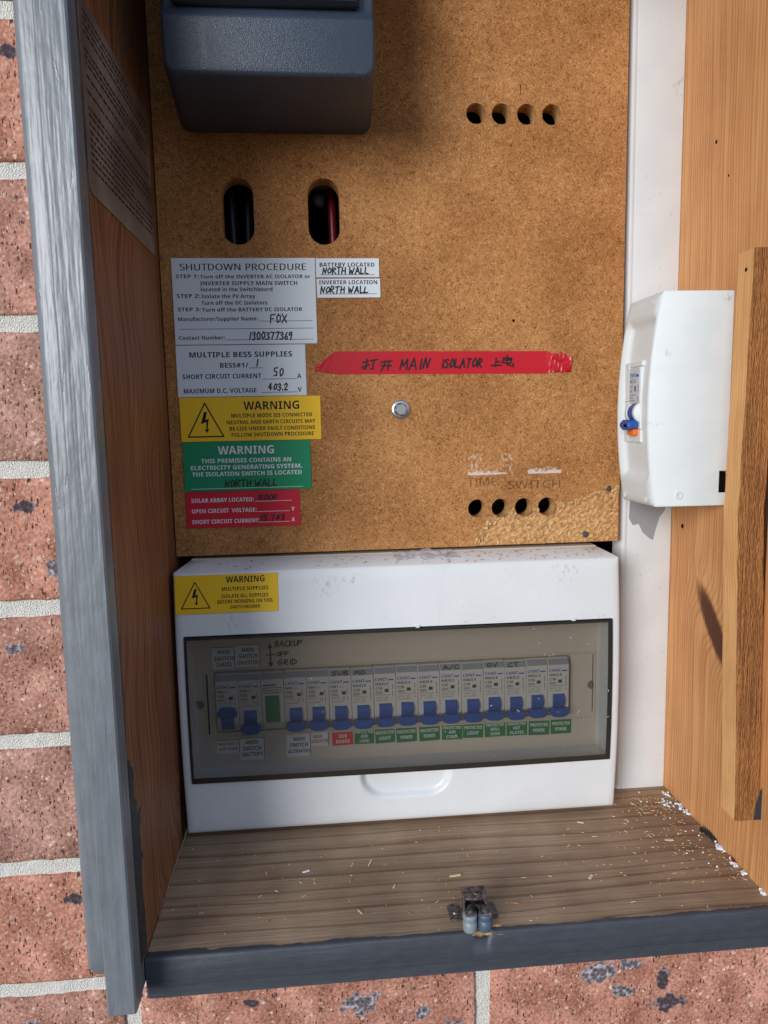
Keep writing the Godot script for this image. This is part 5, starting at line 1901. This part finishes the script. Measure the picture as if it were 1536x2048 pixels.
	while y > 199.0:
		var x := -154.0
		var end := -20.0 if r.randf() < 0.75 else r.randf_range(-90.0, -40.0)
		while x < end:
			var wd := r.randf_range(2.0, 7.0)
			quad(s, Vector3(x, y, 0.68), Vector3(x + wd, y, 0.68), Vector3(x + wd, y + 1.5, 0.68), Vector3(x, y + 1.5, 0.68))
			x += wd + r.randf_range(0.8, 2.2)
		y -= r.randf_range(3.2, 4.4) if r.randf() < 0.8 else r.randf_range(6.0, 9.0)
	obj("lettering", s, mat(c8(52, 44, 42), 0.7, 0.3), t)
	xf = Transform3D.IDENTITY


# ---------------------------------------------------------------- things lying or fixed on the shelf
func small_things() -> void:
	var t := thing("roller_catch", "rusty double roller cabinet catch screwed to the front of the shelf", "catch", Vector3(88, SHELF, 145))
	var s := new_st()
	for e in [[72.6, 81.0], [94.6, 104.4]]:
		prism_y(s, round_rect(e[0], 127.0, e[1], 142.5, 2.4, 4), SHELF, SHELF + 1.0)
	obj("base_plate", s, mt.rust, t)
	for e in [77.0, 100.2]:
		s = new_st()
		xf = Transform3D(Basis(Vector3.RIGHT, Vector3(0, 0, -1), Vector3(0, 1, 0)), Vector3(e, SHELF + 1.0, 135.0))
		lathe(s, [[2.6, 0.0], [2.2, 0.7], [0.01, 0.9]], 14)
		rbox(s, Vector3(-1.8, -0.3, 0.6), Vector3(1.8, 0.3, 1.0), 0.05)
		rbox(s, Vector3(-0.3, -1.8, 0.6), Vector3(0.3, 1.8, 1.02), 0.05)
		xf = Transform3D.IDENTITY
		obj("fixing_screw", s, mt.screw, t)
	s = new_st()
	prism_y(s, PackedVector2Array([Vector2(80.4, 138.2), Vector2(95.4, 137.8), Vector2(95.0, 148.2), Vector2(93.6, 149.6), Vector2(88.0, 150.4), Vector2(81.0, 149.6)]), -229.6, -228.6)
	rbox(s, Vector3(80.4, SHELF, 138.4), Vector3(81.4, -228.8, 147.0), 0.2)
	rbox(s, Vector3(94.4, SHELF, 138.4), Vector3(95.4, -228.8, 147.0), 0.2)
	rbox(s, Vector3(80.6, SHELF, 137.6), Vector3(95.2, -228.8, 138.5), 0.2)
	obj("bracket", s, mt.rust, t)
	s = new_st()
	xf = Transform3D(Basis(Vector3.RIGHT, Vector3(0, 0, -1), Vector3(0, 1, 0)), Vector3(89.2, -228.6, 144.2))
	lathe(s, [[2.6, 0.0], [2.3, 0.5], [1.4, 0.2], [0.01, -0.1]], 14)
	xf = Transform3D.IDENTITY
	obj("rivet", s, mt.rust, t)
	for k in 2:
		var cx := 83.4 if k == 0 else 93.2
		s = new_st()
		var ang := -0.5 if k == 0 else 0.5
		var arm := PackedVector2Array()
		for p in [[-3.2, -3.4], [3.2, -3.4], [3.0, 2.0], [-ang * 6.0 + 2.0, 7.0], [-ang * 6.0 - 2.0, 7.0], [-3.0, 2.0]]:
			arm.append(Vector2(cx + p[0], 151.4 - p[1]))
		prism_y(s, arm, -237.2, -236.0)
		obj("arm", s, mt.rust, t)
		s = new_st()
		s.set_smooth_group(0)
		xf = Transform3D(Basis(Vector3.RIGHT, Vector3(0, 0, -1), Vector3(0, 1, 0)), Vector3(cx, SHELF + 0.3, 151.6))
		lathe(s, [[0.01, 0.0], [4.2, 0.0], [4.6, 0.6], [4.6, 6.0], [4.1, 6.6], [4.1, 7.6], [4.6, 8.2], [4.5, 10.6], [4.0, 11.3], [0.01, 11.3]], 26)
		obj("roller", s, mt.roller if k == 0 else mt.roller_blue, t)
		s = new_st()
		lathe(s, [[2.3, 11.8], [2.2, 13.2], [1.5, 13.8], [0.01, 13.9]], 14)
		xf = Transform3D.IDENTITY
		obj("pivot_pin", s, mt.rust, t)
	# offcut of black cable in the corner
	t = thing("cable_offcut", "short curved offcut of black cable in the joint at the right of the shelf", "cable", Vector3(284.6, SHELF, 72))
	s = new_st()
	s.set_smooth_group(0)
	tube(s, [Vector3(283.0, SHELF + 1.6, 64), Vector3(284.6, SHELF + 2.2, 68), Vector3(285.4, SHELF + 2.4, 72.5), Vector3(285.4, SHELF + 2.1, 77), Vector3(285.2, SHELF + 1.7, 81)], 1.6, 12)
	obj("sheath", s, mt.rubber, t)
	s = new_st()
	tube(s, [Vector3(285.2, SHELF + 1.7, 80.0), Vector3(285.15, SHELF + 1.65, 81.3)], 0.9, 10)
	obj("core", s, mt.crumb, t)
	t = thing("red_scrap", "tiny red scrap among white crumbs at the right edge of the shelf", "scrap", Vector3(285, SHELF, 103))
	s = new_st()
	tube(s, [Vector3(284.4, SHELF + 1.0, 100), Vector3(285.4, SHELF + 1.8, 103), Vector3(285.2, SHELF + 1.0, 107)], 0.9, 8)
	obj("sheath", s, mt.cable_red, t)
	# slivers that one could pick up
	var sl := [
		["white paint sliver lying left of centre on the shelf", -21.3, 80.0, 5.0, 1.3, 0.25, "crumb"],
		["long tan wood sliver right of centre near the white switchboard", 40.0, 104.0, 3.0, 1.1, 1.2, "sliver"],
		["thin tan wood sliver standing out near the middle of the shelf", 25.1, 75.4, 6.2, 1.1, 1.15, "sliver"],
		["short brown sliver just left of the shelf middle", 10.1, 93.9, 3.6, 1.2, 1.5, "chip_dark"],
		["pale wood sliver near the bottom edge of the switchboard at right", 195.2, 42.1, 5.2, 1.6, -0.6, "sliver"],
		["yellow wood chip on the shelf just behind the roller catch", 84.0, 97.0, 8.0, 1.9, 0.0, "sliver"],
		["flat yellow chip lying near the black cable offcut", 253.0, 73.0, 6.4, 1.9, -0.3, "sliver"],
		["curled yellowish shaving on the shelf right of the roller catch", 178.0, 109.3, 4.6, 2.2, 0.9, "sliver"],
		["small tan sliver right beside the roller catch", 118.0, 130.0, 5.0, 0.9, -0.5, "chip_dark"],
		["thin hooked sliver near the left front of the shelf", 15.1, 127.3, 5.6, 0.8, -1.1, "sliver"],
	]
	for e in sl:
		t = thing("wood_sliver", e[0], "sliver", Vector3(e[1], SHELF, e[2]), "slivers scattered on the shelf")
		s = new_st()
		shard(s, Vector3(e[1], SHELF + 0.15, e[2]), Vector3(cos(e[5]), 0.12, -sin(e[5])), Vector3.UP, e[3], e[4], 0.6)
		obj("flake", s, mt[e[6]], t)
	# everything finer is countless
	var st2 := [["wood_shavings", "fine tan wood shavings and dust scattered over the shelf", "shavings", "sliver"], ["wood_crumbs", "reddish brown wood crumbs scattered over the right of the shelf", "crumbs", "chip_dark"], ["plaster_crumbs", "white plaster crumbs along the joint with the right side board", "crumbs", "crumb"]]
	for k in 3:
		t = thing(st2[k][0], st2[k][1], st2[k][2], Vector3(200, SHELF, 60))
		t.set_meta("kind", "stuff")
		s = new_st()
		for i in [320, 240, 150][k]:
			var x := rng.randf_range(-110.0, 284.0)
			var z := rng.randf_range(34.0, 150.0)
			var big := rng.randf_range(0.35, 1.1)
			var gap := 286.0
			if k < 2 and rng.randf() < 0.62:
				x = 286.0 - absf(rng.randfn(0.0, 42.0))
				z = rng.randf_range(4.0, 125.0)
			if k < 2 and rng.randf() < 0.25:
				x = 262.0 + rng.randfn(0.0, 9.0)
				z = 26.0 + rng.randfn(0.0, 9.0)
			if k == 2:
				var c: Array = [[282, 9, 3, 5], [284, 33, 3, 7], [276, 24, 6, 6], [285, 88, 1.5, 4], [284.5, 108, 1.6, 4], [285, 118, 1.4, 3], [286, 140, 1, 3], [270, 60, 16, 40]][rng.randi() % 8]
				x = minf(c[0] + rng.randfn(0.0, c[2] * 0.6), 286.0)
				z = c[1] + rng.randfn(0.0, c[3] * 0.6)
				big = rng.randf_range(0.5, 1.5) if c[2] < 10 else rng.randf_range(0.4, 0.9)
			if x > 286.2 or z < 1.0 or (x < 228.0 and z < 32.0):
				continue
			var a := rng.randf() * TAU
			var up := Vector3(rng.randf_range(-0.4, 0.4), 1, rng.randf_range(-0.4, 0.4))
			if k == 2:
				shard(s, Vector3(x, SHELF + 0.1 + rng.randf() * big * 0.8, z), Vector3(cos(a), rng.randf_range(-0.3, 0.3), sin(a)), up, big * 1.4, big * 1.2, big * 0.9)
			else:
				shard(s, Vector3(x, SHELF + 0.1, z), Vector3(cos(a), rng.randf_range(-0.05, 0.15), sin(a)), up, big * rng.randf_range(1.0, 3.6), big * 0.6, 0.3)
		obj("grains", s, mt[st2[k][3]], t)


func prism_y(s: SurfaceTool, poly: PackedVector2Array, y0: float, y1: float) -> void:  # poly in (x, z)
	var keep := xf
	xf = keep * Transform3D(Basis(Vector3.RIGHT, Vector3(0, 0, -1), Vector3(0, 1, 0)), Vector3.ZERO)
	var q := PackedVector2Array()
	for p in poly:
		q.append(Vector2(p.x, -p.y))
	prism(s, q, y0, y1, minf(0.25, (y1 - y0) * 0.3))
	xf = keep
